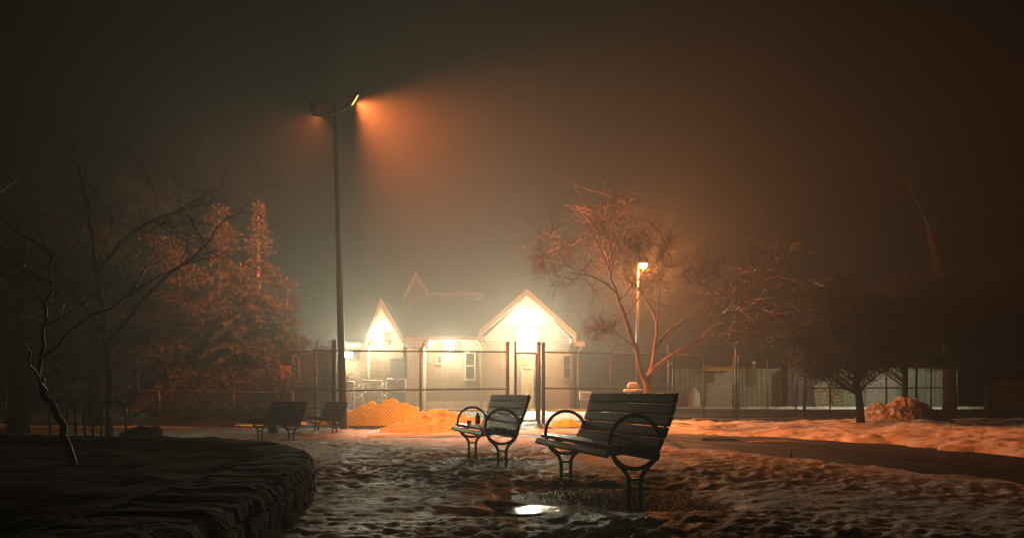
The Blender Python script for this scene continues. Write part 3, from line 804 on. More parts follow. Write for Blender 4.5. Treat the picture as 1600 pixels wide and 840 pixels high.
# white framed board left
t = thing('notice_board', 'white framed notice board between the spruce and the lamp pole', 'board', at(479, 640, 30))
z0_ = at(0, 600, 30).z - t.location.z; z1_ = at(0, 589, 30).z - t.location.z
MB().box(-.41, .41, -.03, 0, z0_, z1_).build('panel', 'white', t)
for sx in (-.4, .4): MB().box(sx - .03, sx + .03, .003, .05, -.1, z1_).build('leg', 'white', t)
for k in range(5): MB().box(-.36, .36, -.01, .02, z0_ - .12 - k * .09, z0_ - .09 - k * .09).build('crossbar', 'concrete', t)

# utility things by the building
t = thing('utility_box', 'white utility box standing right of the downpipe', 'utility box', at(914, 642, 36))
mb = MB(); mb.box(-.28, .28, -.25, .25, .55, .95); mb.build('cabinet', 'white', t, bevel=.02)
MB().box(-.22, .22, -.2, .2, 0, .547).build('plinth', 'concrete', t)
for k in range(4): MB().box(-.2, .2, -.262, -.252, .62 + k * .07, .65 + k * .07).build('louvre', 'galv', t)
t = thing('roof_vent', 'white capped vent stack beside the bare tree trunk behind the fence', 'vent', at(989, 645, 29))
mb = MB(); mb.lathe([(.13, 0), (.13, .6), (.14, .7), (.2, .74), (.2, .82)], n=18); mb.build('stack', 'white', t, smooth=False)
MB().lathe([(.38, .83), (.38, .9), (.24, 1.0), (.22, 1.14), (.1, 1.2)], n=18).build('cap', 'white', t)
t = thing('gas_cylinder', 'white upright gas cylinder against the green container', 'gas cylinder', at(1084, 637, 43.2))
MB().lathe([(.3, 0), (.36, .1), (.36, .75), (.28, .95), (.12, 1.02)], n=18).build('tank', 'white', t, smooth=True)
MB().lathe([(.16, 1.03), (.16, 1.2), (.13, 1.2), (.05, 1.12)], n=14).build('valve_guard', 'white', t)

# ------------------------------------------------------------------ containers
def corr(mb, xa_, xb_, y, z0, z1, pitch=.28, depth=.045):
    """vertical corrugation, closed at the back"""
    pts = []; x = xa_
    while x < xb_ - 1e-6:
        for (f_, dd_) in ((0, 0), (.3, 0), (.45, depth), (.75, depth), (.95, 0)):
            xx_ = x + f_ * pitch
            if xx_ < xb_: pts.append((xx_, y + dd_))
        x += pitch
    pts.append((xb_, y)); 
    base = len(mb.v)
    for (a, c) in pts: mb.v += [(a, c, z0), (a, c, z1)]
    for i in range(len(pts) - 1): mb.f.append((base + 2 * i, base + 2 * i + 2, base + 2 * i + 3, base + 2 * i + 1))
def container(label, pxa, pxb, d, h, m, depth=2.4, name='shipping_container', group='shipping containers in the yard', mk=None):
    x0_, x1_ = BX(pxa, d), BX(pxb, d); t = thing(name, label, 'container', (x0_, d, gz(x0_, d)), group=group); w_ = x1_ - x0_
    k = MB(); k.box(0, w_, .08, depth, .03, h); k.build('shell', m, t)
    k = MB(); corr(k, .1, w_ - .1, 0.0, .12, h - .12); k.build('side_panel', m, t)
    k = MB()
    for (a, c) in ((0, .1), (w_ - .1, w_)): k.box(a, c, -.02, .1, .03, h)
    k.box(.1, w_ - .1, -.02, .1, .03, .12); k.box(.1, w_ - .1, -.02, .1, h - .12, h)
    k.build('frame', m, t)
    return t, w_
cd = 43.8
t, w_ = container('long green container whose shuttered opening has a yellow awning', 1054, 1229, cd, 2.28, 'gcont')
sx0 = BX(1104, cd) - BX(1054, cd); sx1 = BX(1141, cd) - BX(1054, cd)
k = MB()
for i in range(24):
    z = .12 + i * .083; k.prism([(-.05, z), (-.075, z + .03), (-.05, z + .075), (-.03, z + .075), (-.03, z)], 'x', sx0, sx1)
k.build('roller_shutter', 'shutter', t)
k = MB(); k.prism([(-.03, 2.42), (-.55, 2.22), (-.55, 2.16), (-.03, 2.34)], 'x', sx0 - .25, sx1 + .1); k.build('awning', 'yellow', t)
k = MB(); k.box(sx0 - .06, sx0 + .42, -.13, -.08, 1.45, 2.12); k.build('notice_plate', 'darkplate', t)
k = MB(); qx = BX(1169, cd) - BX(1054, cd); k.quadbox([(qx, -.12, 1.32), (qx + .45, -.12, 1.30), (qx + .45, -.05, 1.30), (qx, -.05, 1.32), (qx - .04, -.12, 2.3), (qx + .36, -.12, 2.4), (qx + .36, -.05, 2.4), (qx - .04, -.05, 2.3)]); k.build('notice_plate', 'darkplate', t)
k = MB(); k.tube([(qx + .3, 0, 2.28), (qx + .3, -.05, 2.55)], .03, 6); k.lathe([(.04, 2.5), (.11, 2.56), (.12, 2.68), (.05, 2.74)], (qx + .3, -.05, 0), 10); k.build('vent_cowl', 'white', t)
t, w_ = container('charcoal container end standing between the green and pale green ones', 1230.5, 1272, 42.9, 2.3, 'dcont')
t, w_ = container('pale green container with a wooden pallet leaning on it', 1274, 1350, cd, 2.3, 'gcont2')
t, w_ = container('shed front with a bright horizontal ribbed shutter behind the lumpy snow pile', 1351, 1403, cd, 2.35, 'gcont2', name='storage_shed')
k = MB()
for i in range(26):
    z = .1 + i * .084; k.prism([(-.04, z), (-.07, z + .03), (-.04, z + .078), (-.024, z + .078), (-.024, z)], 'x', .12, w_ - .12)
k.build('roller_shutter', 'shutter', t)
t, w_ = container('pale green container at the right behind the dark tree trunk', 1404, 1496, cd, 2.3, 'gcont2')
# pallet
t = thing('wooden_pallet', 'wooden pallet leaning on the pale green container', 'pallet', (BX(1290, 43), 43.0, gz(18, 43)), 0)
t.rotation_euler = (math.radians(-14), 0, 0)
for i in range(7): MB().box(-.55, .55, -.02, 0, .05 + i * .19, .16 + i * .19).build('board', 'pallet', t)
for x in (-.5, 0, .5): MB().box(x - .05, x + .05, .003, .1, .03, 1.33).build('bearer', 'pallet', t)
t2 = copy_tree(t); t2.location.x += .95; t2.location.y += .12; t2.rotation_euler = (math.radians(-12), 0, math.radians(35)); t2['label'] = 'second pallet, turned sideways to the right of the leaning one'
# concrete wall at right
t = thing('concrete_wall', 'stained concrete block wall at the right edge of the yard', 'wall', (BX(1545, 38), 38, gz(20, 38)))
MB().box(0, 5, 0, .4, -.1, 1.0).build('lower_course', 'concrete', t, bevel=.02)
MB().box(.15, 5, .1, .4, 1.004, 1.5).build('upper_course', 'concrete', t, bevel=.02)

# ------------------------------------------------------------------ snow piles and small ground things
def pile(label, cx, cy, rx_, ry_, h, m, seed, lump=.25, name='snow_pile', pw=1.3, skew=0):
    n = 90
    u, v = np.meshgrid(np.linspace(-1.25, 1.25, n * 2), np.linspace(-1.25, 1.25, n))
    Xp, Yp = cx + u * rx_, cy + v * ry_
    nn1 = fnoise(Xp, Yp, .7, seed, 'fractal'); nn2 = fnoise(Xp, Yp, .24, seed + 3, 'vor'); nn3 = fnoise(Xp, Yp, .09, seed + 5)
    r = np.sqrt((u - skew * (1 - np.abs(u))) ** 2 + v ** 2) - .12 * nn1
    bell = np.clip(1 - r ** pw, 0, None)
    zz = gzn(Xp, Yp) + h * bell * (1 + lump * 1.3 * nn1) + np.where(bell > 0, lump * np.sqrt(bell) * (.5 * (.5 - nn2) + .12 * nn3), 0) - .05 * (bell <= 0)
    o = grid_mesh(name, Xp - cx, Yp - cy, zz, m, keep=(bell > 0)); o.location = (cx, cy, 0)
    return tag(o, label, 'snow pile')
pile('yellow-lit snow pile behind the fence, right of the lamp pole', -4.15, 24.2, 2.5, 1.5, .7, 'yellow_lit', 2.2, .18, pw=1.2)
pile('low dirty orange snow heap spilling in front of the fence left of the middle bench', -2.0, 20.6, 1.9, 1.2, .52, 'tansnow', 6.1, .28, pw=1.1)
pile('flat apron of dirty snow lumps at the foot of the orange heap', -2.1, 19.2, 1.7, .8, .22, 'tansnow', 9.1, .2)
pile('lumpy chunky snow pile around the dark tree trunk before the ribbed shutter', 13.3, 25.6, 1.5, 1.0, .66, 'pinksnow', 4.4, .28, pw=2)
pile('small yellow-lit snow heap by the narrow gate', 1.6, 21.7, .65, .35, .2, 'yellow_lit', 14.4, .2)
pile('small yellow-lit snow heap seen behind the middle bench', -.6, 20.5, .55, .4, .22, 'yellow_lit', 11.4, .2)
# slab
mb = MB(); mb.box(-.34, .34, -.22, .22, -.02, .17)
tag(mb.build('concrete_slab', 'concrete', loc=(5.75, 22.4, 0), bevel=.03), 'low concrete block on the snow in front of the wide gate', 'concrete block')
mb = MB(); mb.box(-.11, .11, -.11, .11, -.05, .34)
tag(mb.build('stone_post', 'concrete', loc=(-6.05, 19, gz(-6, 19)), bevel=.02), 'short square concrete stub behind the bench by the stone wall', 'post')
# storm drain
t = thing('storm_drain', 'storm drain grate in the wet road behind the nearest bench', 'drain', (3.95, 14.3, .03), math.radians(-8))
fr = MB(); fr.box(-.34, .34, -.2, -.17, -.01, .012); fr.box(-.34, .34, .17, .2, -.01, .012); fr.box(-.34, -.31, -.169, .169, -.01, .012); fr.box(.31, .34, -.169, .169, -.01, .012); fr.build('frame', 'galv', t)
fr = MB()
for k in range(9): fr.quadbox([(-.29 + k * .066, -.165, -.01), (-.262 + k * .066, -.165, -.01), (-.24 + k * .066, .165, -.01), (-.268 + k * .066, .165, -.01), (-.29 + k * .066, -.165, .01), (-.262 + k * .066, -.165, .01), (-.24 + k * .066, .165, .01), (-.268 + k * .066, .165, .01)])
fr.build('grate_bars', 'galv', t)
MB().box(-.31, .31, -.168, .168, -.012, -.0105).build('sump', 'signblack', t)
pile('thin strip of ice with one lump on the wet road', 4.75, 13.75, .62, .07, .05, 'snow_far', 21, .06, name='ice_strip')
# marker stake
p = at(1236, 718, 9.85)
tag(MB().tube([(0, 0, -.03), (0, 0, .11)], .012, 6).build('marker_stake', 'black', loc=(p.x, p.y, snow_z(p.x, p.y))), 'short dark stake at the snow edge beside the road', 'stake')

# sign
t = thing('prohibition_sign', 'orange-lit white sign with two ring symbols, one a dog, beside the spruce', 'sign', at(447, 662, 23.4))
t.location.z = gz(-7, 23.4)
zz0 = at(0, 603, 23.4).z - t.location.z; zz1 = at(0, 571, 23.4).z - t.location.z; hw = .15
MB().box(-hw, hw, -.02, -.008, zz0, zz1).build('panel', 'signface', t)
MB().tube([(0, .02, -.1), (0, .02, zz1 + .3)], .022, 8).build('post', 'galv', t)
def ring(cz, slash):
    k = MB(); R_ = .125; n = 28; prof_ = []
    for i in range(n):
        a, c = 2 * PI * i / n, 2 * PI * (i + 1) / n
        k.quadbox([(math.cos(a) * R_ * .86, -.024, cz + math.sin(a) * R_ * .86), (math.cos(a) * R_, -.024, cz + math.sin(a) * R_), (math.cos(a) * R_, -.0205, cz + math.sin(a) * R_), (math.cos(a) * R_ * .86, -.0205, cz + math.sin(a) * R_ * .86),
                   (math.cos(c) * R_ * .86, -.024, cz + math.sin(c) * R_ * .86), (math.cos(c) * R_, -.024, cz + math.sin(c) * R_), (math.cos(c) * R_, -.0205, cz + math.sin(c) * R_), (math.cos(c) * R_ * .86, -.0205, cz + math.sin(c) * R_ * .86)])
    if slash: k.tube([(-.07, -.026, cz + .07), (.07, -.026, cz - .07)], .006, 4)
    k.build('ring_symbol', 'signblack', t)
zc1, zc2 = zz1 - .155, zz0 + .155
ring(zc1, True); ring(zc2, False)
dog = [(-.075, .03), (-.055, .055), (-.04, .035), (.03, .03), (.055, .055), (.06, .03), (.045, .0), (.045, -.055), (.03, -.055), (.025, -.01), (-.02, -.012), (-.03, -.055), (-.045, -.055), (-.042, 0), (-.055, .018)]
k = MB(); k.prism([(a, zc2 + c) for a, c in dog], 'y', -.0238, -.0204); k.build('dog_symbol', 'signblack', t)
k = MB(); k.tube([(-.03, -.024, zc1 - .04), (.0, -.024, zc1), (.03, -.024, zc1 + .04)], .008, 4); k.tube([(-.04, -.024, zc1 - .02), (.02, -.024, zc1 - .03)], .006, 4); k.build('figure_symbol', 'signblack', t)
t = thing('dark_sign', 'dark sign plate fixed above the orange-lit one', 'sign', (at(450, 0, 23.4).x, 23.4, 0))
MB().box(-.17, .16, -.03, -.01, at(0, 570, 23.4).z, at(0, 553, 23.4).z).build('panel', 'darkplate', t)

# hoops, boulder at left
t = thing('bike_rack', 'dark hooped bicycle rack behind the stone wall at left', 'bike rack', (-8.2, 14, gz(-8.2, 14)))
for k in range(4):
    x = -.2 + k * .2; h = MB(); R_ = .24
    h.tube([(x - R_, k * .22, -.05), (x - R_, k * .22, .6)] + [(x + R_ * math.cos(a), k * .22, .6 + R_ * math.sin(a)) for a in [PI - PI * i / 10 for i in range(1, 10)]] + [(x + R_, k * .22, .6), (x + R_, k * .22, -.05)], .025, 8)
    h.build('hoop', 'black', t, smooth=True)
n = 40; uu, vv = np.meshgrid(np.linspace(0, 2 * PI, n * 2 + 1), np.linspace(-.25 * PI, .5 * PI, n))
rr = np.array([[1 + .22 * noise.fractal((math.cos(a) * math.cos(c) * 1.6, math.sin(a) * math.cos(c) * 1.6, math.sin(c) * 1.6), 1, 2, 4) for a, c in zip(ra, rc)] for ra, rc in zip(uu, vv)])
o = grid_mesh('boulder', .36 * rr * np.cos(uu) * np.cos(vv), .3 * rr * np.sin(uu) * np.cos(vv), .3 * rr * np.sin(vv), 'stone'); o.location = (-5.9, 12, .05)
tag(o, 'dark rounded boulder behind the curved stone wall', 'boulder')

# ------------------------------------------------------------------ trees
def spruce(label, loc, h, r, seed, m='needles', dens=1.0, name='spruce_tree', trunk='bark', tip=.35, group=None, start=.05, leader=0):
    rg = random.Random(seed)
    t = thing(name, label, 'tree', loc, group=group)
    MB().tube([(0, 0, -.2), (0, 0, h * .5), (0, 0, h)], [h * .022, h * .013, .012], 8).build('trunk', trunk, t, smooth=True)
    cr = MB(); z = h * start
    while z < h * .985:
        f_ = z / h
        L0 = r * (1 - f_) ** .72 + .08
        if leader and f_ > leader: L0 *= .62
        nbr = 5 + int(5 * (1 - f_))
        a0 = rg.uniform(0, 2 * PI)
        for i in range(nbr):
            a = a0 + 2 * PI * i / nbr + rg.gauss(0, .25); L = L0 * rg.uniform(.45, 1.32)
            if rg.random() < .14: continue
            dirh = Vector((math.cos(a), math.sin(a), 0)); side = Vector((-math.sin(a), math.cos(a), 0))
            rise = (.55 if f_ > .75 else .1 if f_ > .4 else -.12); droop = .42 * L
            def bp(s): return Vector((0, 0, z)) + dirh * (L * s) + Vector((0, 0, rise * L * s - droop * s * s + .16 * L * max(0, s - .7)))
            steps = max(3, int(L / .085 * dens))
            cr.tube([bp(0), bp(.5), bp(1)], [.012 + .006 * L, .01, .004], 3, cap=False)
            for k in range(steps):
                s = .12 + .9 * (k + rg.random()) / steps; p = bp(min(s, 1.02))
                tl = (.1 + .3 * L * (1 - s) * .55) * rg.uniform(.6, 1.2) + .05
                for sg in (-1, 1):
                    d_ = (side * sg * rg.uniform(.6, 1) + dirh * rg.uniform(.4, .9) + Vector((0, 0, rg.uniform(-.55, .15)))).normalized()
                    nn_ = max(2, int(tl / .05))
                    for q_ in range(nn_):
                        b0_ = p + d_ * (tl * q_ / nn_)
                        for _ in range(4):
                            e = (d_ + Vector((rg.gauss(0, .5), rg.gauss(0, .5), rg.gauss(0, .5)))).normalized() * rg.uniform(.08, .17)
                            w = e.cross(Vector((rg.gauss(0, 1), rg.gauss(0, 1), rg.gauss(0, 1)))).normalized() * .013
                            cr.tri(b0_ - w, b0_ + w, b0_ + e)
        z += rg.uniform(.13, .2)
    cr.build('crown', m, t)
    return t
GS = 'spruces behind the low fence'
def gl(px, d): x = (px - CX) / F * d; return (x, d, gz(x, d))
def hh_(py, d, x): return HC + (CY - py) / F * d - gz(x, d)
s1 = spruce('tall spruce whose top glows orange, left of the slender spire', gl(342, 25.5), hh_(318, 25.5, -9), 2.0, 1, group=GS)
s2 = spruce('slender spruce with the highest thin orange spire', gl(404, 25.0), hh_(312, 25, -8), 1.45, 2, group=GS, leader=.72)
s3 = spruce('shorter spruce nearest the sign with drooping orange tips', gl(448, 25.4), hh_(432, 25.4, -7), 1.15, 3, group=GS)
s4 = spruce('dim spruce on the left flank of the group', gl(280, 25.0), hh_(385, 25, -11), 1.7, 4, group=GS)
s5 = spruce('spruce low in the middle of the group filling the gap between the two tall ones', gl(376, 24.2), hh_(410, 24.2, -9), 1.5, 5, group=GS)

# small dark conifer before the notice board
spruce('small dark young conifer before the white notice board', gl(474, 24.5), 1.35, .3, 8, 'needles_d', name='young_conifer')

def dark_tree(label, loc, h, rw, zc0, seed, trunkr=.11, lean=(0, 0), nc=46, m='needles_d', group=None, per=330, csz=.55, name='evergreen_tree'):
    rg = random.Random(seed); t = thing(name, label, 'tree', loc, group=group)
    tk = MB(); top = Vector((lean[0], lean[1], h * .85))
    tk.tube([(0, 0, -.15), (-.03, 0, h * .12), top * .5, top], [trunkr * 1.25, trunkr, trunkr * .7, .03], 9)
    cl = []
    for _ in range(nc):
        while True:
            p_ = Vector((rg.uniform(-1, 1), rg.uniform(-1, 1), rg.uniform(-1, 1)))
            if p_.length < 1: break
        zc_ = (zc0 + h) / 2; c = Vector((lean[0] + p_.x * rw * (1.05 - .25 * p_.z), lean[1] + p_.y * rw, zc_ + p_.z * (h - zc0) / 2))
        cl.append(c); s_ = top * min(.95, max(.22, (c.z - .6) / h)); mid = s_.lerp(c, .5) + Vector((rg.gauss(0, .1), rg.gauss(0, .1), .1))
        tk.tube([s_, mid, c], [.035, .022, .008], 5, cap=False)
    tk.build('trunk', 'wetbark', t, smooth=True)
    cr = MB()
    for c in cl:
        sz = csz * rg.uniform(.6, 1.3)
        for _ in range(per):
            p_ = Vector((rg.gauss(0, .45), rg.gauss(0, .45), rg.gauss(0, .3))) * sz + c
            e = Vector((rg.gauss(0, 1), rg.gauss(0, 1), rg.gauss(-.2, .7))).normalized() * rg.uniform(.06, .14)
            w = e.orthogonal().normalized() * .02
            cr.tri(p_ - w, p_ + w, p_ + e)
    cr.build('crown', m, t)
    return t
dark_tree('dark bushy evergreen with a leaning trunk at the right of the gate', gl(1345, 22.6), 4.6, 1.65, 1.15, 11, lean=(-.4, 0), nc=64, per=560)
dark_tree('black evergreen whose straight trunk rises from the lumpy snow pile', gl(1415, 25.9), 4.9, 2.3, 1.75, 12, nc=70, per=520)
dark_tree('broad black evergreen at the far right above the concrete wall', gl(1545, 26.5), 5.8, 2.9, 1.75, 13, nc=90, per=500)
dark_tree('dark evergreen with a low crown over the left end of the low fence', gl(150, 21), 6.2, 3.1, 1.4, 14, nc=80, trunkr=.2)
dark_tree('tall dark evergreen behind the left spruces', gl(215, 31), 9.5, 3.6, 2, 15, nc=80, csz=.9, per=300)
dark_tree('dark low evergreen mass at the far left edge', gl(30, 17), 5.8, 2.6, .8, 16, nc=60, trunkr=.2)
dark_tree('dark undergrowth bush filling the foot of the spruces', gl(330, 23.8), 1.6, 1.3, .2, 17, nc=24, csz=.5, name='bush')
dark_tree('dark bush between the spruces and the sign', gl(425, 23.6), 1.7, .9, .2, 18, nc=18, csz=.5, name='bush')
dark_tree('dark bush behind the corner of the tall fence left of the pole', gl(505, 28.5), 2.6, 1.1, .3, 19, nc=26, csz=.6, name='bush', m='needles')

def bare(label, loc, guides, seed, m, r0=.11, levels=4, name='bare_tree', ntw=1.0, spread=1.0, minr=.0045, per=(8, 5, 4), group=None, upb=.12, LM=9.0):
    rg = random.Random(seed); t = thing(name, label, 'tree', loc, group=group)
    o0 = Vector(loc); tk = MB(); tw = MB()
    def wig(a, b, r1, r2, tgt, n=5, amp=.07):
        L = (b - a).length; P = []; R_ = []
        for i in range(n + 1):
            s = i / n; p_ = a.lerp(b, s)
            if 0 < i < n: p_ = p_ + Vector((rg.gauss(0, 1), rg.gauss(0, 1), rg.gauss(0, 1))) * amp * L * .6
            P.append(p_); R_.append(r1 + (r2 - r1) * s)
        tgt.tube(P, R_, 5 if r1 > .012 else 3, cap=False); return P
    def grow(P, r1, L, lev):
        """side shoots from a polyline"""
        n = per[min(lev, len(per) - 1)]
        if lev >= levels: return
        n = max(2, int(n * ntw * rg.uniform(.7, 1.3)))
        for _ in range(n):
            s = rg.uniform(.25, 1.0) * (len(P) - 1); i = min(int(s), len(P) - 2); p_ = P[i].lerp(P[i + 1], s - i)
            ax = (P[i + 1] - P[i]).normalized()
            d_ = (ax * rg.uniform(.3, 1.0) + Vector((rg.gauss(0, 1), rg.gauss(0, 1), rg.gauss(0, 1))).normalized() * spread * rg.uniform(.6, 1.1) + Vector((0, 0, upb))).normalized()
            l = L * rg.uniform(.4, 1.0); r2 = max(minr, r1 * .55)
            q = wig(p_, p_ + d_ * l, r2, max(minr * .6, r2 * .45), tw, 4, .045)
            grow(q, r2, l, lev + 1)
    for G in guides:
        pts = [Vector(g_[0]) - o0 for g_ in G]; rr_ = [g_[1] for g_ in G]
        P = []; R_ = []
        cc = catmull(pts, 5)
        for i, p_ in enumerate(cc):
            s = i / 5; j = min(int(s), len(rr_) - 2); P.append(p_ + Vector((rg.gauss(0, .012), rg.gauss(0, .012), 0))); R_.append((rr_[j] + (rr_[j + 1] - rr_[j]) * (s - j)) * .85)
        tk.tube(P, R_, 8, cap=True)
        tot = sum((P[i + 1] - P[i]).length for i in range(len(P) - 1))
        k0 = int(len(P) * .35); grow(P[k0:], R_[len(R_) // 2] * .7, min(tot * .32, LM), 0)
        grow(P[-6:], max(.008, R_[-1]), min(tot * .2, LM * .6), 2)
    tk.build('trunk', m, t, smooth=True); tw.build('crown', m, t, smooth=False)
    return t
D0 = 20.0
def g5(cx, cy, dd=0): return at(840 + cx / 2.1, 260 + cy / 2.1, D0 + dd)
base = at(1011, 640, D0); base.z = gz(base.x, D0) - .1
def G(lst): return [(g5(a, b_, dd), r_) for (a, b_, dd, r_) in lst]
fork = (360, 715, 0, .125)
guides = [
    [(base, .16), (g5(*fork[:3]), .12)] + G([(340, 665, 0, .08), (320, 570, -.1, .07), (285, 465, -.2, .058), (258, 380, -.2, .046), (234, 300, -.1, .034), (245, 225, .1, .024), (228, 190, .2, .012), (200, 140, .3, .005)]),
    G([fork, (372, 655, .1, .1), (383, 585, .3, .06), (390, 500, .5, .045), (368, 430, .6, .034), (318, 350, .8, .022), (285, 320, .8, .015), (300, 200, 1.0, .006)]),
    G([(368, 668, .1, .09), (420, 612, -.2, .06), (478, 578, -.4, .05), (525, 552, -.5, .042), (590, 470, -.7, .032), (650, 410, -.9, .02), (735, 340, -1.1, .007)]),
    G([(383, 585, .3, .055), (430, 515, .6, .042), (520, 455, .9, .034), (600, 400, 1.1, .024), (660, 350, 1.2, .013), (730, 300, 1.3, .005)]),
    G([(258, 380, -.2, .035), (205, 335, -.5, .024), (120, 310, -.8, .015), (15, 300, -1.0, .006)]),
    G([(234, 300, -.1, .026), (180, 180, -.4, .016), (110, 200, -.6, .011), (25, 248, -.7, .005)]),
    G([(525, 552, -.5, .034), (600, 530, -.6, .025), (670, 500, -.8, .015), (740, 480, -.9, .005)]),
    G([(390, 500, .5, .03), (400, 380, .3, .02), (400, 290, .1, .012), (420, 200, 0, .005)]),
    G([(320, 570, -.1, .03), (250, 520, -.5, .018), (190, 500, -.7, .007)]),
    G([(285, 465, -.2, .03), (330, 400, .4, .02), (380, 330, .8, .014), (450, 270, 1.2, .006)]),
    G([(234, 300, -.1, .02), (290, 200, .2, .012), (315, 215, .3, .005)]),
    G([(430, 515, .6, .028), (480, 430, .2, .018), (530, 350, 0, .008), (560, 290, 0, .004)]),
]
bare('spreading bare tree lit orange behind the nearest bench', base, guides, 21, 'bark', per=(10, 5, 3), levels=3, ntw=1.35, minr=.0058, spread=.95, LM=1.35, upb=.02).scale = (1, 1, .93)

# tall pale trunk at right
D1 = 37
b1_ = at(1484, 640, D1); b1_.z = .1
bare('tall pale bare trunk rising above the dark evergreens at right', b1_, [
    [(b1_, .4), (at(1480, 520, D1), .32), (at(1470, 440, D1), .27), (at(1458, 385, D1), .2), (at(1447, 345, D1), .09), (at(1432, 315, D1), .04), (at(1424, 300, D1), .015)],
    [(at(1466, 425, D1), .09), (at(1455, 415, D1), .06), (at(1444, 408, D1), .03), (at(1437, 400, D1), .012)],
    [(at(1455, 375, D1), .08), (at(1466, 340, D1), .05), (at(1490, 310, D1), .02)]], 5, 'palebark', LM=1.6, levels=3, minr=.009, per=(5, 3, 3))
D2 = 47
b2_ = at(1326, 645, D2); b2_.z = .1
bare('dim forked bare tree above the leaning evergreen', b2_, [
    [(b2_, .22), (at(1332, 520, D2), .18), (at(1325, 450, D2), .12), (at(1312, 405, D2), .07), (at(1308, 370, D2), .02)],
    [(at(1330, 480, D2), .12), (at(1345, 430, D2), .06), (at(1350, 400, D2), .02)],
    [(at(1328, 460, D2), .07), (at(1295, 430, D2), .04), (at(1265, 415, D2), .015)]], 6, 'wetbark', LM=2.2, levels=3, minr=.009, per=(5, 4, 3))

# left: dark sapling in the bed and long dark branches over the lawn
D3 = 6.2
b3_ = at(112, 690, D3); b3_.z = .2
bare('leaning wet sapling growing in the dark bed at left', b3_, [
    [(b3_, .045), (at(98, 665, D3), .036), (at(70, 610, D3), .028), (at(62, 565, D3), .02), (at(70, 500, D3), .014), (at(78, 455, D3), .01), (at(84, 400, D3), .005)],
    [(at(70, 610, D3), .018), (at(50, 570, D3 - .2), .012), (at(38, 525, D3 - .4), .005)],
    [(at(62, 565, D3), .014), (at(130, 500, D3 + .4), .012), (at(200, 462, D3 + .8), .009), (at(235, 400, D3 + 1), .006), (at(250, 345, D3 + 1), .003)],
    [(at(200, 462, D3 + .8), .008), (at(270, 420, D3 + .9), .006), (at(340, 400, D3 + 1), .003)]], 9, 'glossbark', name='bare_sapling', levels=3, minr=.0022, per=(4, 3, 2))
D4 = 14.5
b4_ = at(170, 680, D4); b4_.z = gz(b4_.x, D4) - .1
bare('large dark bare tree with long limbs reaching over the lawn at left', b4_, [
    [(b4_, .09), (at(171, 600, D4), .07), (at(165, 520, D4), .06), (at(150, 420, D4), .045), (at(140, 330, D4), .05), (at(120, 250, D4), .02)],
    [(at(168, 540, D4), .065), (at(215, 480, D4), .05), (at(260, 430, D4), .035), (at(310, 395, D4), .03), (at(345, 350, D4), .012)],
    [(at(150, 430, D4), .06), (at(200, 370, D4), .045), (at(250, 340, D4), .03), (at(320, 318, D4), .01)],
    [(at(165, 520, D4), .06), (at(100, 440, D4), .04), (at(40, 400, D4), .02)]], 10, 'wetbark', LM=2.2, levels=4, minr=.004, per=(5, 4, 3))
# broad dim tree behind spruces
D5 = 32
b5_ = at(330, 645, D5); b5_.z = .1
bare('broad dim bare tree far behind the spruces', b5_, [
    [(b5_, .25), (at(335, 500, D5), .2), (at(330, 400, D5), .14), (at(315, 330, D5), .07), (at(300, 280, D5), .02)],
    [(at(332, 440, D5), .12), (at(370, 350, D5), .07), (at(395, 300, D5), .02)],
    [(at(330, 400, D5), .1), (at(270, 320, D5), .05), (at(215, 290, D5), .02)],
    [(at(330, 380, D5), .08), (at(350, 320, D5), .05), (at(345, 285, D5), .02)]], 12, 'wetbark', LM=1.8, levels=4, minr=.009, per=(7, 5, 4))

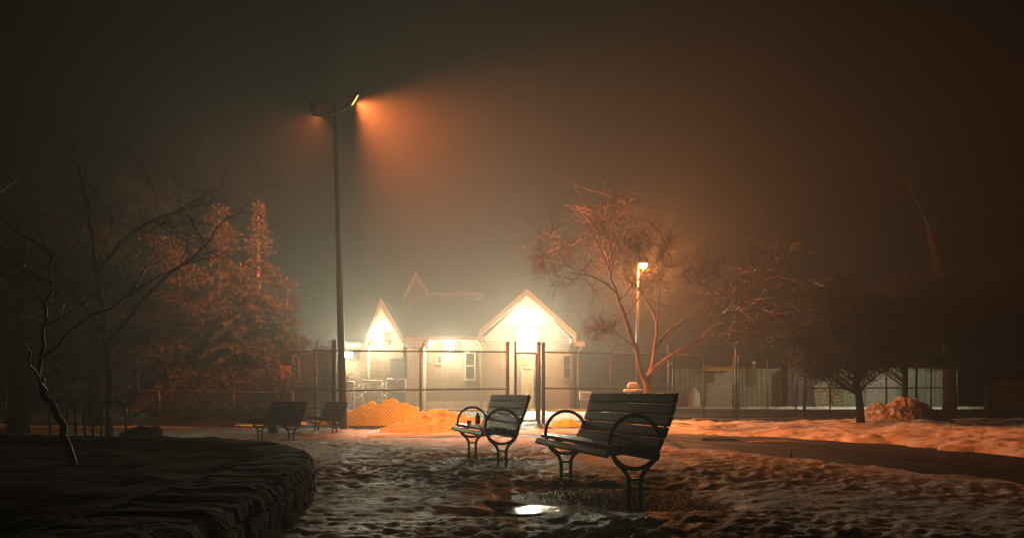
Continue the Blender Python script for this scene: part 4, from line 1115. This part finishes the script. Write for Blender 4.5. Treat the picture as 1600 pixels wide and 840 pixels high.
# far dark trees closing the horizon: copies of two kinds
far0 = dark_tree('far dark tree closing off the yard behind the containers', (14, 58, .1), 8.5, 3.4, 1.0, 31, nc=60, csz=1.2, per=260, group='far dark trees around the park')
spots = [(20, 60, 1.0), (27, 57, 1.1), (34, 50, 1.1), (41, 44, 1.0), (-22, 52, 1.1), (-29, 46, 1.0), (-35, 38, 1.1), (46, 34, 1.1), (-16, 58, .9)]
for i, (x, y, s) in enumerate(spots):
    c = copy_tree(far0); c.location = (x, y, .1); c.scale = (s, s, s); c.rotation_euler.z = i * 1.3
for o_ in [far0] + [o for o in C.objects if o.get('group') == 'far dark trees around the park']:
    o_['label'] = 'far dark tree in the black belt of trees around the park'

# ------------------------------------------------------------------ haze, world, camera
mb = MB(); mb.box(-125, 125, -14, 135, -1.3, 13.0)
hz_ = mb.build('haze', 'white'); hz_.data.materials.clear()
m = bpy.data.materials.new('haze_air'); m.use_nodes = True; nt = m.node_tree; nt.nodes.remove(nt.nodes['Principled BSDF'])
pv = nt.nodes.new('ShaderNodeVolumePrincipled'); pv.inputs['Density'].default_value = .029; pv.inputs['Color'].default_value = (.17, .16, .145, 1)
pv.inputs['Anisotropy'].default_value = .66
nt.links.new(pv.outputs[0], nt.nodes['Material Output'].inputs['Volume'])
hz_.data.materials.append(m); tag(hz_, kind='stuff')

wd = bpy.data.worlds.new('World'); scene.world = wd; wd.use_nodes = True
bg = wd.node_tree.nodes['Background']; sk = wd.node_tree.nodes.new('ShaderNodeTexSky'); sk.sky_type = 'NISHITA'; sk.sun_disc = False
sk.sun_elevation = math.radians(-4); sk.sun_rotation = math.radians(150)
wd.node_tree.links.new(sk.outputs[0], bg.inputs[0]); bg.inputs[1].default_value = .001

cam = bpy.data.cameras.new('camera'); co = bpy.data.objects.new('camera', cam); C.objects.link(co)
co.location = (0, 0, HC); co.rotation_euler = (PI / 2, 0, 0); cam.sensor_width = 36; cam.lens = 36 * F / 1600
cam.shift_y = (CY - 420) / 1600; cam.clip_end = 600; cam.clip_start = .05
scene.camera = co
scene.view_settings.view_transform = 'Standard'; scene.view_settings.look = 'None'; scene.view_settings.gamma = 1; scene.view_settings.exposure = -0.7
cy = scene.cycles
cy.max_bounces = 5; cy.diffuse_bounces = 2; cy.glossy_bounces = 2; cy.transmission_bounces = 2; cy.volume_bounces = 0; cy.transparent_max_bounces = 6
cy.sample_clamp_indirect = 4; cy.use_denoising = True; cy.use_adaptive_sampling = False
cy.caustics_reflective = False; cy.caustics_refractive = False
